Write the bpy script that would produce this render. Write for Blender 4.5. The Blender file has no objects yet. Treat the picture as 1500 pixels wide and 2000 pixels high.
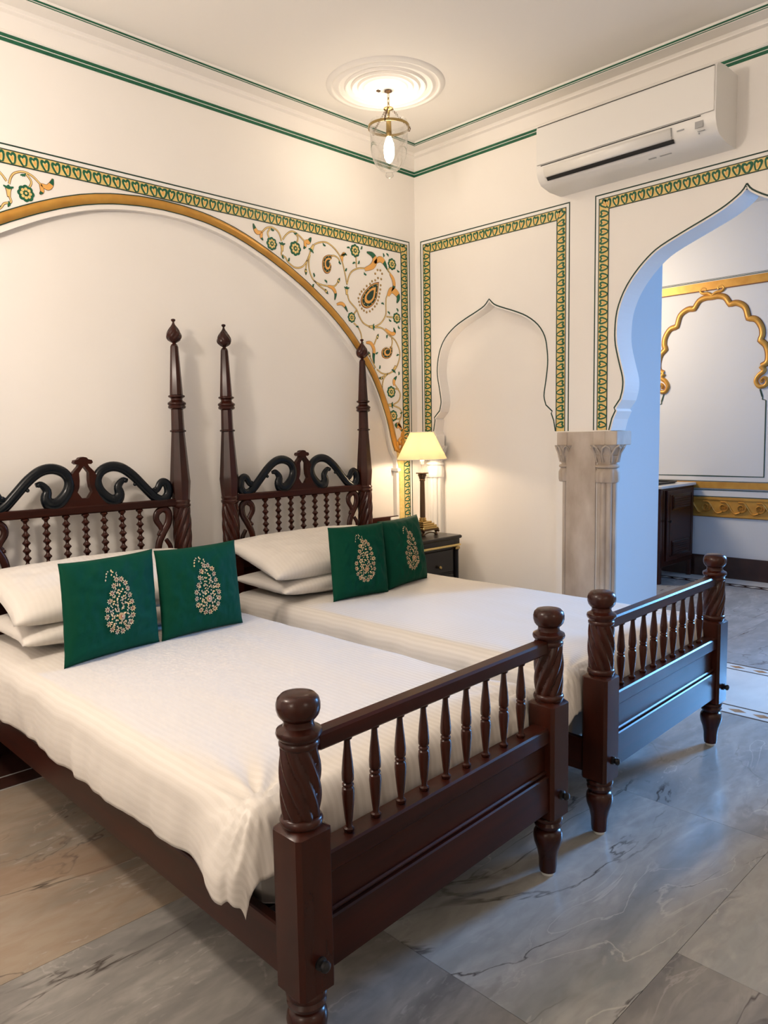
import bpy, math, random
from mathutils import Vector, Matrix, noise
from mathutils.geometry import tessellate_polygon
S = bpy.context.scene; COL = S.collection; PI = math.pi
random.seed(7)

# ---------------- camera ----------------
yaw, pitch, roll, FPX = 0.776671596, 0.0987426725, 0.0175484049, 1471.65575
cy, sy, cp, sp = math.cos(yaw), math.sin(yaw), math.cos(pitch), math.sin(pitch)
fw = Vector((sy*cp, cy*cp, -sp)); rt = Vector((cy, -sy, 0)); dn = fw.cross(rt)
cr, sr = math.cos(roll), math.sin(roll)
rt, dn = cr*rt + sr*dn, -sr*rt + cr*dn
cam = bpy.data.cameras.new('camera'); co = bpy.data.objects.new('camera', cam); COL.objects.link(co)
cam.sensor_fit = 'VERTICAL'; cam.sensor_height = 36; cam.sensor_width = 27; cam.lens = 36*FPX/2000; cam.clip_start = .05
co.matrix_world = Matrix(((rt.x, -dn.x, -fw.x, 0), (rt.y, -dn.y, -fw.y, 0), (rt.z, -dn.z, -fw.z, 1.45), (0, 0, 0, 1)))
S.camera = co

# ---------------- world, large lights, exposure ----------------
w = bpy.data.worlds.new('sky'); S.world = w; w.use_nodes = True
w.node_tree.nodes['Background'].inputs[0].default_value = (.25, .5, 1, 1); w.node_tree.nodes['Background'].inputs[1].default_value = 1.2
S.view_settings.view_transform = 'Standard'; S.view_settings.look = 'None'; S.view_settings.gamma = 1
S.view_settings.use_curve_mapping = False; S.view_settings.exposure = 0.33
def area(name, loc, target, sx, sz, power, col):
    l = bpy.data.lights.new(name, 'AREA'); l.shape = 'RECTANGLE'; l.size = sx; l.size_y = sz; l.energy = power; l.color = col
    o = bpy.data.objects.new(name, l); COL.objects.link(o); o.location = loc
    o.rotation_euler = (Vector(target)-Vector(loc)).to_track_quat('-Z', 'Y').to_euler(); return o
def point(name, loc, power, col, r):
    l = bpy.data.lights.new(name, 'POINT'); l.energy = power; l.color = col; l.shadow_soft_size = r
    o = bpy.data.objects.new(name, l); COL.objects.link(o); o.location = loc; return o
area('window_daylight', (7.62, .28, 1.95), (0, 1.0, .0), .8, 1.7, 100, (.20, .48, 1.0))
area('sky_beyond_window', (14.0, -1.5, 4.5), (3.0, 1.3, .2), 3.0, 2.4, 3000, (.16, .47, 1.0))
area('alcove_fill_light', (6.3, 4.5, 2.9), (7.6, 2.6, 1.3), .8, .8, 50, (1, .80, .58))  # added unseen fill, warms the far wall against the blue daylight
WARM = (1, .87, .745)
point('unseen_room_fill', (.0, 2.35, 2.55), 78, WARM, .12)  # stands for an unseen second lantern, set low to lift the ceiling
point('unseen_room_fill', (1.2, -1.4, 2.3), 18, WARM, .15)  # added warm fill from behind the camera, no lamp there
point('unseen_room_fill', (-1.8, .6, 2.35), 40, WARM, .15)  # another added fill, from the unseen left of the room

# ---------------- materials ----------------
def mat(name, col, rough=.6, metal=0, spec=.5, coat=0, sheen=0, nz=None, bump=None, trans=None):
    m = bpy.data.materials.new(name); m.use_nodes = True; nt = m.node_tree; N = nt.nodes; L = nt.links
    b = N['Principled BSDF']; b.inputs['Base Color'].default_value = (*col, 1); b.inputs['Roughness'].default_value = rough
    b.inputs['Metallic'].default_value = metal; b.inputs['Specular IOR Level'].default_value = spec
    b.inputs['Coat Weight'].default_value = coat; b.inputs['Coat Roughness'].default_value = .12; b.inputs['Sheen Weight'].default_value = sheen
    tc = N.new('ShaderNodeTexCoord')
    if nz:   # (scale vector, second colour, detail)
        mp = N.new('ShaderNodeMapping'); mp.inputs['Scale'].default_value = nz[0]; L.new(tc.outputs['Object'], mp.inputs[0])
        t = N.new('ShaderNodeTexNoise'); t.inputs['Scale'].default_value = 1; t.inputs['Detail'].default_value = nz[2]; L.new(mp.outputs[0], t.inputs[0])
        r = N.new('ShaderNodeMapRange'); r.inputs[1].default_value = .3; r.inputs[2].default_value = .7; L.new(t.outputs[0], r.inputs[0])
        mx = N.new('ShaderNodeMix'); mx.data_type = 'RGBA'; mx.inputs[6].default_value = (*col, 1); mx.inputs[7].default_value = (*nz[1], 1)
        L.new(r.outputs[0], mx.inputs[0]); L.new(mx.outputs[2], b.inputs['Base Color'])
    if bump:  # (scale, strength, distance)
        t2 = N.new('ShaderNodeTexNoise'); t2.inputs['Scale'].default_value = bump[0]; t2.inputs['Detail'].default_value = 4; L.new(tc.outputs['Object'], t2.inputs[0])
        bp = N.new('ShaderNodeBump'); bp.inputs['Strength'].default_value = bump[1]; bp.inputs['Distance'].default_value = bump[2]
        L.new(t2.outputs[0], bp.inputs['Height']); L.new(bp.outputs[0], b.inputs['Normal'])
    return m
def emis(name, col, s):
    m = mat(name, col); b = m.node_tree.nodes['Principled BSDF']; b.inputs['Emission Color'].default_value = (*col, 1); b.inputs['Emission Strength'].default_value = s; return m
M = {}
M['plaster'] = mat('plaster', (.88, .845, .80), .75, nz=((1.2, 1.2, 1.2), (.85, .81, .76), 5), bump=(9, .12, .01))
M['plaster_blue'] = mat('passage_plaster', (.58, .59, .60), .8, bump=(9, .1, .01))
M['ceiling'] = mat('ceiling_plaster', (.90, .865, .815), .8, bump=(6, .08, .01))
M['wood'] = mat('dark_polished_wood', (.046, .0088, .0040), .27, spec=.30, coat=.05, nz=((14, 14, 2.2), (.020, .006, .004), 6))
M['wood_x'] = mat('dark_polished_wood_rail', (.042, .0082, .0038), .34, spec=.16, nz=((2.2, 14, 30), (.020, .006, .004), 6))
M['wood_y'] = mat('dark_polished_wood_side', (.042, .008, .004), .34, spec=.26, nz=((14, 2.2, 30), (.020, .006, .004), 6))
M['navy'] = mat('blue_black_lacquer', (.0014, .0034, .006), .24, spec=.3)
M['black'] = mat('black_lacquer', (.009, .007, .007), .3, spec=.3, coat=.1)
M['darkiron'] = mat('dark_metal', (.02, .02, .022), .3, metal=.6)
M['green'] = mat('green_paint', (.004, .12, .055), .55, nz=((40, 40, 40), (.004, .085, .04), 2))
M['dgreen'] = mat('dark_green_paint', (.004, .035, .022), .55)
M['gold'] = mat('gold_paint', (.60, .32, .06), .38, metal=.35, nz=((12, 12, 12), (.50, .24, .04), 4))
M['pgold'] = mat('pale_gold_paint', (.80, .62, .25), .5, nz=((60, 60, 60), (.72, .50, .16), 3))
M['ogold'] = mat('orange_gold_paint', (.78, .40, .10), .5)
M['brownline'] = mat('brown_outline_paint', (.16, .06, .02), .6)
M['white_paint'] = mat('white_paint', (.86, .84, .80), .7)
M['stone'] = mat('carved_sandstone', (.38, .305, .24), .75, nz=((9, 9, 4), (.56, .49, .42), 6), bump=(30, .3, .006))
M['ac'] = mat('white_plastic', (.82, .80, .76), .32)
M['acgrey'] = mat('grey_plastic', (.38, .38, .38), .4)
M['slot'] = mat('outlet_black', (.01, .01, .01), .5)
M['brass'] = mat('antique_brass', (.42, .30, .12), .25, metal=1)
M['bronze'] = mat('dark_bronze', (.12, .07, .035), .3, metal=.8)
M['velvet'] = mat('green_satin', (.0006, .048, .026), .7, spec=.10, sheen=0, bump=(9, .35, .012))
M['petal'] = mat('cream_thread', (.66, .49, .27), .6)
M['pcentre'] = mat('red_thread', (.30, .06, .03), .6)
M['medal'] = mat('beige_thread', (.40, .28, .13), .6, bump=(200, .6, .002))
M['inlay_black'] = mat('black_marble', (.012, .012, .014), .2)
M['inlay_brown'] = mat('brown_marble', (.40, .20, .09), .25, nz=((20, 20, 20), (.28, .13, .06), 4))
M['inlay_white'] = mat('white_marble', (.68, .65, .60), .2, nz=((3, 6, 3), (.56, .53, .50), 6))
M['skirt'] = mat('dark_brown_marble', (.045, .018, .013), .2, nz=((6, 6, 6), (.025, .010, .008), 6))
M['bulb'] = emis('bulb_glow', (1, .82, .60), 42)
M['metalpad'] = mat('pale_pad', (.6, .6, .56), .6)

def marble(name, c1, c2, vein, dark):
    m = bpy.data.materials.new(name); m.use_nodes = True; nt = m.node_tree; N = nt.nodes; L = nt.links; b = N['Principled BSDF']
    b.inputs['Roughness'].default_value = .24; b.inputs['Specular IOR Level'].default_value = .45
    tc = N.new('ShaderNodeTexCoord'); oi = N.new('ShaderNodeObjectInfo')
    ad = N.new('ShaderNodeVectorMath'); ad.operation = 'ADD'; mu = N.new('ShaderNodeMath'); mu.operation = 'MULTIPLY'; mu.inputs[1].default_value = 37
    L.new(oi.outputs['Random'], mu.inputs[0]); L.new(tc.outputs['Object'], ad.inputs[0]); L.new(mu.outputs[0], ad.inputs[1])
    mp = N.new('ShaderNodeMapping'); mp.inputs['Rotation'].default_value = (0, 0, .7); mp.inputs['Scale'].default_value = (.75, 2.0, 1); L.new(ad.outputs[0], mp.inputs[0])
    def nz(scale, det, dist, src):
        t = N.new('ShaderNodeTexNoise'); t.inputs['Scale'].default_value = scale; t.inputs['Detail'].default_value = det; t.inputs['Distortion'].default_value = dist; L.new(src, t.inputs[0]); return t
    def rng(src, a, bb, lo=0, hi=1):
        r = N.new('ShaderNodeMapRange'); r.inputs[1].default_value = a; r.inputs[2].default_value = bb; r.inputs[3].default_value = lo; r.inputs[4].default_value = hi; L.new(src, r.inputs[0]); return r.outputs[0]
    def mix(fac, A, B):
        x = N.new('ShaderNodeMix'); x.data_type = 'RGBA'; L.new(fac, x.inputs[0])
        for k, v in ((6, A), (7, B)):
            if isinstance(v, tuple): x.inputs[k].default_value = (*v, 1)
            else: L.new(v, x.inputs[k])
        return x.outputs[2]
    def line(src, c, wdt, amp):
        s = N.new('ShaderNodeMath'); s.operation = 'SUBTRACT'; s.inputs[1].default_value = c; L.new(src, s.inputs[0])
        a = N.new('ShaderNodeMath'); a.operation = 'ABSOLUTE'; L.new(s.outputs[0], a.inputs[0]); return rng(a.outputs[0], 0, wdt, amp, 0)
    big = nz(1.5, 6, 1.2, mp.outputs[0]); col = mix(rng(big.outputs[0], .38, .64), c1, c2)
    strk = nz(2.2, 9, 2.0, mp.outputs[0]); col = mix(rng(strk.outputs[0], .50, .68, 0, .45), col, vein)
    fine = nz(14, 8, .6, mp.outputs[0]); col = mix(rng(fine.outputs[0], .40, .70, 0, .35), col, dark)
    v1 = nz(.75, 7, .9, mp.outputs[0]); brk = nz(3, 3, 0, ad.outputs[0])
    ml = N.new('ShaderNodeMath'); ml.operation = 'MULTIPLY'; L.new(line(v1.outputs[0], .5, .006, .9), ml.inputs[0]); L.new(rng(brk.outputs[0], .42, .6), ml.inputs[1])
    col = mix(ml.outputs[0], col, (.045, .035, .03))
    v2 = nz(1.3, 9, 1.6, mp.outputs[0]); spk = nz(30, 5, 0, ad.outputs[0])
    m2 = N.new('ShaderNodeMath'); m2.operation = 'MULTIPLY'; L.new(line(v2.outputs[0], .57, .016, .5), m2.inputs[0]); L.new(rng(spk.outputs[0], .50, .62), m2.inputs[1])
    col = mix(m2.outputs[0], col, (.42, .40, .37))
    v3 = nz(2.6, 8, 1.1, mp.outputs[0]); brk2 = nz(1.7, 3, 0, mp.outputs[0])
    m3 = N.new('ShaderNodeMath'); m3.operation = 'MULTIPLY'; L.new(line(v3.outputs[0], .44, .012, .75), m3.inputs[0]); L.new(rng(brk2.outputs[0], .46, .60), m3.inputs[1])
    col = mix(m3.outputs[0], col, vein)
    patch = nz(1.1, 5, .8, mp.outputs[0]); col = mix(rng(patch.outputs[0], .60, .615, 0, .45), col, dark)
    v4 = nz(.55, 6, .5, mp.outputs[0]); m4 = N.new('ShaderNodeMath'); m4.operation = 'MULTIPLY'; L.new(line(v4.outputs[0], .46, .0035, .85), m4.inputs[0]); L.new(rng(brk2.outputs[0], .60, .44), m4.inputs[1])
    col = mix(m4.outputs[0], col, (.06, .045, .04))
    L.new(col, b.inputs['Base Color']); return m
M['marble_grey'] = marble('grey_veined_marble', (.37, .365, .345), (.255, .265, .265), (.52, .49, .45), (.20, .19, .18))
M['marble_beige'] = marble('beige_veined_marble', (.33, .265, .20), (.215, .185, .15), (.38, .32, .26), (.24, .15, .095))
M['marble_dark_grey'] = marble('dark_grey_veined_marble', (.27, .255, .235), (.19, .182, .172), (.38, .355, .33), (.13, .125, .118))  # darker variation of the grey marble for the left slabs
M['marble_pale'] = marble('pale_grey_marble', (.34, .335, .33), (.25, .25, .25), (.44, .43, .42), (.20, .20, .20))

def cotton(name, stripe, axis='X', k=290):
    m = mat(name, (.71, .665, .61), .72, sheen=.1); nt = m.node_tree; N = nt.nodes; L = nt.links; b = N['Principled BSDF']
    tc = N.new('ShaderNodeTexCoord'); sep = N.new('ShaderNodeSeparateXYZ'); L.new(tc.outputs['UV'], sep.inputs[0])
    mu = N.new('ShaderNodeMath'); mu.operation = 'MULTIPLY'; mu.inputs[1].default_value = k; L.new(sep.outputs[axis], mu.inputs[0])
    sn = N.new('ShaderNodeMath'); sn.operation = 'SINE'; L.new(mu.outputs[0], sn.inputs[0])
    r = N.new('ShaderNodeMapRange'); r.inputs[1].default_value = -.3; r.inputs[2].default_value = .3; L.new(sn.outputs[0], r.inputs[0])
    mx = N.new('ShaderNodeMix'); mx.data_type = 'RGBA'; mx.inputs[6].default_value = (.71, .665, .61, 1); mx.inputs[7].default_value = (.71-stripe, .665-stripe, .61-stripe, 1)
    L.new(r.outputs[0], mx.inputs[0]); L.new(mx.outputs[2], b.inputs['Base Color'])
    r2 = N.new('ShaderNodeMapRange'); r2.inputs[3].default_value = .45; r2.inputs[4].default_value = .8; L.new(r.outputs[0], r2.inputs[0]); L.new(r2.outputs[0], b.inputs['Roughness'])
    return m
M['duvet'] = cotton('white_satin_stripe_cotton', .045)
M['pillow'] = cotton('white_pillow_cotton', .015, k=260)
M['mattress'] = mat('mattress_cloth', (.55, .52, .48), .8)

def glass_mat():
    m = bpy.data.materials.new('clear_thin_glass'); m.use_nodes = True; nt = m.node_tree; N = nt.nodes; L = nt.links; N.remove(N['Principled BSDF'])
    o = N['Material Output']; t = N.new('ShaderNodeBsdfTransparent'); t.inputs[0].default_value = (.97, .97, .96, 1); g = N.new('ShaderNodeBsdfGlossy'); g.inputs['Roughness'].default_value = .03
    f = N.new('ShaderNodeLayerWeight'); f.inputs[0].default_value = .34; mx = N.new('ShaderNodeMixShader')
    L.new(f.outputs[1], mx.inputs[0]); L.new(t.outputs[0], mx.inputs[1]); L.new(g.outputs[0], mx.inputs[2]); L.new(mx.outputs[0], o.inputs[0]); return m
M['glass'] = glass_mat()
def shade_mat():
    m = bpy.data.materials.new('pleated_cream_shade'); m.use_nodes = True; nt = m.node_tree; N = nt.nodes; L = nt.links; N.remove(N['Principled BSDF'])
    o = N['Material Output']; d = N.new('ShaderNodeBsdfDiffuse'); d.inputs[0].default_value = (.80, .66, .42, 1); t = N.new('ShaderNodeBsdfTranslucent'); t.inputs[0].default_value = (.90, .68, .36, 1)
    mx = N.new('ShaderNodeMixShader'); mx.inputs[0].default_value = .15; L.new(d.outputs[0], mx.inputs[1]); L.new(t.outputs[0], mx.inputs[2]); L.new(mx.outputs[0], o.inputs[0]); return m
M['shade'] = shade_mat()

# ---------------- mesh helpers ----------------
class MB:
    def __init__(s): s.v = []; s.f = []; s.m = []; s.uv = {}
    def add(s, vs, fs, mi=0):
        n = len(s.v); s.v += [tuple(v) for v in vs]; s.f += [tuple(n+i for i in f) for f in fs]; s.m += [mi]*len(fs); return s
    def box(s, a, b, mi=0, bev=0):
        x0, y0, z0 = (min(a[i], b[i]) for i in range(3)); x1, y1, z1 = (max(a[i], b[i]) for i in range(3))
        if bev <= 0:
            return s.add([(x0,y0,z0),(x1,y0,z0),(x1,y1,z0),(x0,y1,z0),(x0,y0,z1),(x1,y0,z1),(x1,y1,z1),(x0,y1,z1)], [(0,3,2,1),(4,5,6,7),(0,1,5,4),(1,2,6,5),(2,3,7,6),(3,0,4,7)], mi)
        e = bev; ring = lambda i, z: [(x0+i+e*(i<e*.5),y0+i,z),(x1-i-e*(i<e*.5),y0+i,z),(x1-i,y0+i+e*(i<e*.5),z),(x1-i,y1-i-e*(i<e*.5),z),(x1-i-e*(i<e*.5),y1-i,z),(x0+i+e*(i<e*.5),y1-i,z),(x0+i,y1-i-e*(i<e*.5),z),(x0+i,y0+i+e*(i<e*.5),z)]
        def rg(i, z):
            c = e; return [(x0+i+c,y0+i,z),(x1-i-c,y0+i,z),(x1-i,y0+i+c,z),(x1-i,y1-i-c,z),(x1-i-c,y1-i,z),(x0+i+c,y1-i,z),(x0+i,y1-i-c,z),(x0+i,y0+i+c,z)]
        rs = [rg(e, z0), rg(0, z0+e), rg(0, z1-e), rg(e, z1)]
        vs = sum(rs, []); fs = [tuple(range(7, -1, -1)), tuple(range(24, 32))]
        for k in range(3):
            for i in range(8): j = (i+1) % 8; fs.append((k*8+i, k*8+j, k*8+8+j, k*8+8+i))
        return s.add(vs, fs, mi)
    def lathe(s, prof, c=(0,0,0), seg=24, mi=0, rf=None, axis=None, phase=0, caps=True):
        c = Vector(c); n = len(s.v); R = axis.to_track_quat('Z', 'Y').to_matrix() if axis is not None else None; vs = []
        for r, z in prof:
            for i in range(seg):
                a = 2*PI*i/seg+phase; rr = r*(rf(a, z) if rf else 1); p = Vector((rr*math.cos(a), rr*math.sin(a), z)); vs.append((R @ p if R else p)+c)
        fs = []
        for k in range(len(prof)-1):
            for i in range(seg):
                j = (i+1) % seg; fs.append((k*seg+i, k*seg+j, (k+1)*seg+j, (k+1)*seg+i))
        if caps and prof[0][0] > 1e-5: fs.append(tuple(range(seg-1, -1, -1)))
        if caps and prof[-1][0] > 1e-5: fs.append(tuple(range((len(prof)-1)*seg, len(prof)*seg)))
        return s.add(vs, fs, mi)
    def tube(s, path, rad, seg=8, mi=0, cap=True, flat=1.0, up=None):
        P = [Vector(p) for p in path]; n = len(P); vs = []; up = Vector(up or (0, 1, 0))
        for i, p in enumerate(P):
            t = (P[min(i+1, n-1)]-P[max(i-1, 0)]).normalized(); a = t.cross(up)
            if a.length < 1e-4: a = t.cross(Vector((1, 0, 0)))
            a.normalize(); b = a.cross(t).normalized(); r = rad[i] if isinstance(rad, (list, tuple)) else rad
            vs += [p+a*r*math.cos(2*PI*k/seg)+b*r*flat*math.sin(2*PI*k/seg) for k in range(seg)]
        fs = [(i*seg+k, i*seg+(k+1) % seg, (i+1)*seg+(k+1) % seg, (i+1)*seg+k) for i in range(n-1) for k in range(seg)]
        if cap: fs += [tuple(range(seg-1, -1, -1)), tuple(range((n-1)*seg, n*seg))]
        return s.add(vs, fs, mi)
    def plate(s, fr, pts, h0, h1, mi=0, holes=(), back=False):
        loops = [list(pts)]+[list(h) for h in holes]
        tri = tessellate_polygon([[Vector((a, b, 0)) for a, b in l] for l in loops]); flat = sum(loops, [])
        n = len(flat); vs = [fr(a, b, h1) for a, b in flat]+[fr(a, b, h0) for a, b in flat]
        fs = [tuple(t) for t in tri]
        if back: fs += [tuple(n+i for i in reversed(t)) for t in tri]
        o = 0
        for l in loops:
            for i in range(len(l)): j = (i+1) % len(l); fs.append((o+i, o+j, n+o+j, n+o+i))
            o += len(l)
        return s.add(vs, fs, mi)
    def ribbon(s, fr, pts, wd, h0, h1, mi=0, rnd=False):
        n = len(pts); P = [Vector((a, b)) for a, b in pts]; secs = 5 if rnd else 2; vs = []
        for i in range(n):
            t = (P[min(i+1, n-1)]-P[max(i-1, 0)]); t = t.normalized() if t.length > 1e-9 else Vector((1, 0)); nn = Vector((-t.y, t.x)); ww = (wd[i] if isinstance(wd, (list, tuple)) else wd)/2
            if rnd:
                for k in range(5):
                    a = PI*k/4; q = P[i]+nn*ww*math.cos(a); vs.append(fr(q.x, q.y, h0+(h1-h0)*math.sin(a)))
            else:
                for sg in (-1, 1): q = P[i]+nn*ww*sg; vs.append(fr(q.x, q.y, h1))
        m = 5 if rnd else 2; fs = [(i*m+k, i*m+k+1, (i+1)*m+k+1, (i+1)*m+k) for i in range(n-1) for k in range(m-1)]
        return s.add(vs, fs, mi)
    def build(s, name, mats, parent=None, smooth=None, fix=True, kind=None):
        me = bpy.data.meshes.new(name); me.from_pydata(s.v, [], s.f)
        for mm in (mats if isinstance(mats, (list, tuple)) else [mats]): me.materials.append(M[mm])
        if len(me.polygons): me.polygons.foreach_set('material_index', s.m)
        if fix:
            import bmesh
            b = bmesh.new(); b.from_mesh(me); bmesh.ops.remove_doubles(b, verts=b.verts, dist=1e-6); bmesh.ops.recalc_face_normals(b, faces=b.faces); b.to_mesh(me); b.free()
        if smooth is not None: me.shade_smooth(); me.set_sharp_from_angle(angle=math.radians(smooth))
        o = bpy.data.objects.new(name, me); COL.objects.link(o)
        if parent: o.parent = parent; o.matrix_parent_inverse = Matrix.Translation(-parent.location) if parent.type == 'EMPTY' and parent.rotation_euler.to_quaternion().angle < 1e-6 else parent.matrix_basis.inverted()
        if kind: o['kind'] = kind
        return o
def tag(o, label, cat, group=None):
    o['label'] = label; o['category'] = cat
    if group: o['group'] = group
    return o
def thing(name, loc, label, cat, group=None):
    o = bpy.data.objects.new(name, None); COL.objects.link(o); o.location = loc; o.empty_display_size = .1; return tag(o, label, cat, group)
def copyobj(src, name, parent, loc, rot=None):
    o = src.copy(); COL.objects.link(o); o.parent = parent; o.location = loc
    if rot: o.rotation_euler = rot
    return o
def cat_rom(pts, k=6):
    if len(pts) < 3: return list(pts)
    P = [Vector(p) for p in pts]; P = [2*P[0]-P[1]]+P+[2*P[-1]-P[-2]]; out = []
    for i in range(1, len(P)-2):
        a, b, c, d = P[i-1:i+3]
        for j in range(k):
            t = j/k; out.append(tuple(.5*((2*b)+(-a+c)*t+(2*a-5*b+4*c-d)*t*t+(-a+3*b-3*c+d)*t**3)))
    return out+[tuple(P[-2])]
def offset(pts, d):
    P = [Vector(p) for p in pts]; n = len(P); out = []
    for i in range(n):
        t = (P[min(i+1, n-1)]-P[max(i-1, 0)]).normalized(); out.append((P[i].x-t.y*d, P[i].y+t.x*d))
    return out
WY, WX, FX = 3.68, 3.965, 7.6
BACK = lambda a, b, h=0: (a, WY-h, b)
RIGHT = lambda a, b, h=0: (WX-h, a, b)
FAR = lambda a, b, h=0: (FX-h, a, b)

# ================= STRUCTURE =================
def struct(o): o['kind'] = 'structure'; return o
CZ = 3.405
XC = 2.045          # centre line of the big wall arch
UPc = [(2.045,2.697),(2.2,2.69),(2.4,2.66),(2.599,2.60),(2.792,2.518),(2.993,2.415),(3.208,2.272),(3.322,2.180),(3.392,2.105),(3.485,1.985),(3.557,1.879),(3.62,1.762),(3.668,1.663),(3.706,1.569),(3.732,1.474),(3.755,1.40)]
LOc = [(2.045,2.644),(2.2,2.637),(2.4,2.605),(2.597,2.54),(2.789,2.452),(2.991,2.34),(3.205,2.186),(3.389,2.015),(3.533,1.850),(3.619,1.697),(3.68,1.541),(3.705,1.435),(3.722,1.37),(3.749,1.325)]
LO = cat_rom(LOc, 4); UP = cat_rom(UPc, 4)
mirror = lambda pts: [(2*XC-a, b) for a, b in pts]
hole = offset(LO, -.022)
hole = [(min(a, 3.742), b) for a, b in hole if b > 1.33]
outline = [(-2.6, 0), (2*XC-3.745, 0), (2*XC-3.745, 1.30)]+[p for p in mirror(hole)[::-1]][:-1]+hole+[(3.745, 1.30), (3.745, 0), (WX+.1, 0), (WX+.1, 3.6), (-2.6, 3.6)]
mb = MB(); mb.plate(BACK, outline, -.036, 0, 0)
mb.add([(-2.6, WY+.036, 0), (WX+.1, WY+.036, 0), (WX+.1, WY+.036, 3.6), (-2.6, WY+.036, 3.6)], [(0, 1, 2, 3)])
wall_back = struct(mb.build('wall_back', 'plaster', fix=False))

NI = [(3.512,1.487),(3.497,1.565),(3.504,1.580),(3.455,1.626),(3.441,1.686),(3.453,1.769),(3.472,1.871),(3.468,1.953),(3.444,2.042),(3.395,2.117),(3.315,2.178),(3.224,2.220),(3.136,2.253),(3.067,2.283),(3.026,2.322),(2.985,2.283),(2.916,2.253),(2.828,2.220),(2.737,2.178),(2.657,2.117),(2.608,2.042),(2.590,1.953),(2.587,1.871),(2.600,1.769),(2.612,1.686),(2.598,1.630),(2.553,1.590),(2.560,1.578),(2.543,1.535),(2.530,1.469)]
NI = [(a*WX/3.95, b) for a, b in NI]
AR = [(1.462,2.655),(1.489,2.620),(1.559,2.575),(1.639,2.540),(1.753,2.497),(1.895,2.440),(1.970,2.391),(2.045,2.318),(2.106,2.231),(2.145,2.130),(2.156,2.025),(2.151,1.943),(2.127,1.843),(2.105,1.759),(2.105,1.700),(2.119,1.643),(2.155,1.594),(2.147,1.578),(2.168,1.536),(2.186,1.469)]
ARm = [(2.924-a, b) for a, b in AR]
NIs = NI[:3]+cat_rom(NI[3:15], 3)[:-1]+cat_rom(NI[14:26], 3)+NI[26:]
ARs = cat_rom(AR[:16], 3)+AR[16:]; ARs_m = [(2.924-a, b) for a, b in ARs]
grow = lambda pts, d: offset(pts, d)
out_r = [(WY+.06, 0), (3.505, 0), (3.505, 1.47)]+[(min(a, 3.52), b) for a, b in offset(NIs, .012)]+[(2.53, 1.46), (2.53, 0), (2.25, 0), (2.25, 1.455), (2.198, 1.46)]+[p for p in offset(ARs, -.012)[::-1]][:-1]+[p for p in offset(ARs_m, .012)]+[(.76, 1.46), (.76, 0), (-3.2, 0), (-3.2, 3.6), (WY+.06, 3.6)]
mb = MB(); mb.plate(RIGHT, out_r, -.17, 0, 0, back=True)
mb.box((WX+.085, 2.3, 0), (WX+.15, 3.7, 2.5))
wall_right = struct(mb.build('wall_right', 'plaster', fix=False))
ceil_ = MB(); ceil_.box((-2.6, -3.2, CZ), (WX+.16, WY+.1, CZ+.1)); ceil_ = struct(ceil_.build('ceiling', 'ceiling'))
for nm, a, b in (('wall_left', (-2.7, -3.2, 0), (-2.6, 3.75, 3.6)), ('wall_front', (-2.7, -3.3, 0), (WX+.2, -3.2, 3.6))):
    struct(MB().box(a, b).build(nm, 'plaster'))
# the thick passage wall and the alcove beyond it
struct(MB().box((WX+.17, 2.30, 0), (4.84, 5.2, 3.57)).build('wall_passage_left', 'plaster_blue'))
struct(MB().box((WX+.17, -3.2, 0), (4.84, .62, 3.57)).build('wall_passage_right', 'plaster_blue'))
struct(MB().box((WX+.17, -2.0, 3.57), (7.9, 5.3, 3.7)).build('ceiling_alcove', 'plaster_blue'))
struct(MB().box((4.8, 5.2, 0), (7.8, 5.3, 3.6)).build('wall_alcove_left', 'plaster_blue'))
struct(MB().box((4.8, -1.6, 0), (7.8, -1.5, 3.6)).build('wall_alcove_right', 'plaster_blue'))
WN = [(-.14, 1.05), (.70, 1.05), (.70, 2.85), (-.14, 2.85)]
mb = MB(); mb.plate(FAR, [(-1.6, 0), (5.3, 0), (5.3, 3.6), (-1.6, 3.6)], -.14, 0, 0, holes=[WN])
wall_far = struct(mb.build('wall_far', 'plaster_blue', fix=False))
win = struct(MB().box((FX-.01, -.18, 1.01), (FX+.05, -.14, 2.89)).box((FX-.01, .70, 1.01), (FX+.05, .74, 2.89)).box((FX-.01, -.18, 2.85), (FX+.05, .74, 2.89)).box((FX-.01, -.18, 1.01), (FX+.05, .74, 1.05)).build('window_1', 'wood'))
# cornice
def strip_back(mb, x0, x1, z0, z1, h, mi=0): mb.box((x0, WY-h, z0), (x1, WY-h+.004, z1), mi)
prof = [(0, 3.262), (.008, 3.270), (.008, 3.275), (.004, 3.28), (.006, 3.325), (.016, 3.345), (.034, 3.352), (.034, 3.358), (.045, 3.368), (.118, 3.374), (.118, 3.396), (.125, CZ+.01), (0, CZ+.01)]
mb = MB(); n = len(prof)
for (fr, a0, a1) in (('B', -2.6, 0), ('R', -3.2, 0)):
    vs = []
    for end in (0, 1):
        for d, z in prof:
            if fr == 'B': vs.append(((WX-d) if end else a0, WY-d, z))
            else: vs.append((WX-d, (WY-d) if end else a0, z))
    mb.add(vs, [(i, (i+1) % n, n+(i+1) % n, n+i) for i in range(n)])
trim = struct(mb.build('trim_1', 'plaster', smooth=35))
for (z0, z1, d) in ((3.3855, 3.3935, .1185), (3.377, 3.3808, .1185)):
    MB().box((-2.6, WY-d-.0015, z0), (WX-d, WY-d, z1)).box((WX-d-.0015, -3.2, z0), (WX-d, WY-d, z1)).build('green_line', 'green', trim)
for (z0, z1) in ((3.2505, 3.2675), (3.230, 3.2455)):
    MB().box((-2.6, WY-.0025, z0), (WX, WY, z1)).build('green_line', 'green', wall_back)
    MB().box((WX-.0025, -3.2, z0), (WX, WY, z1)).build('green_line', 'green', wall_right)
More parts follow.
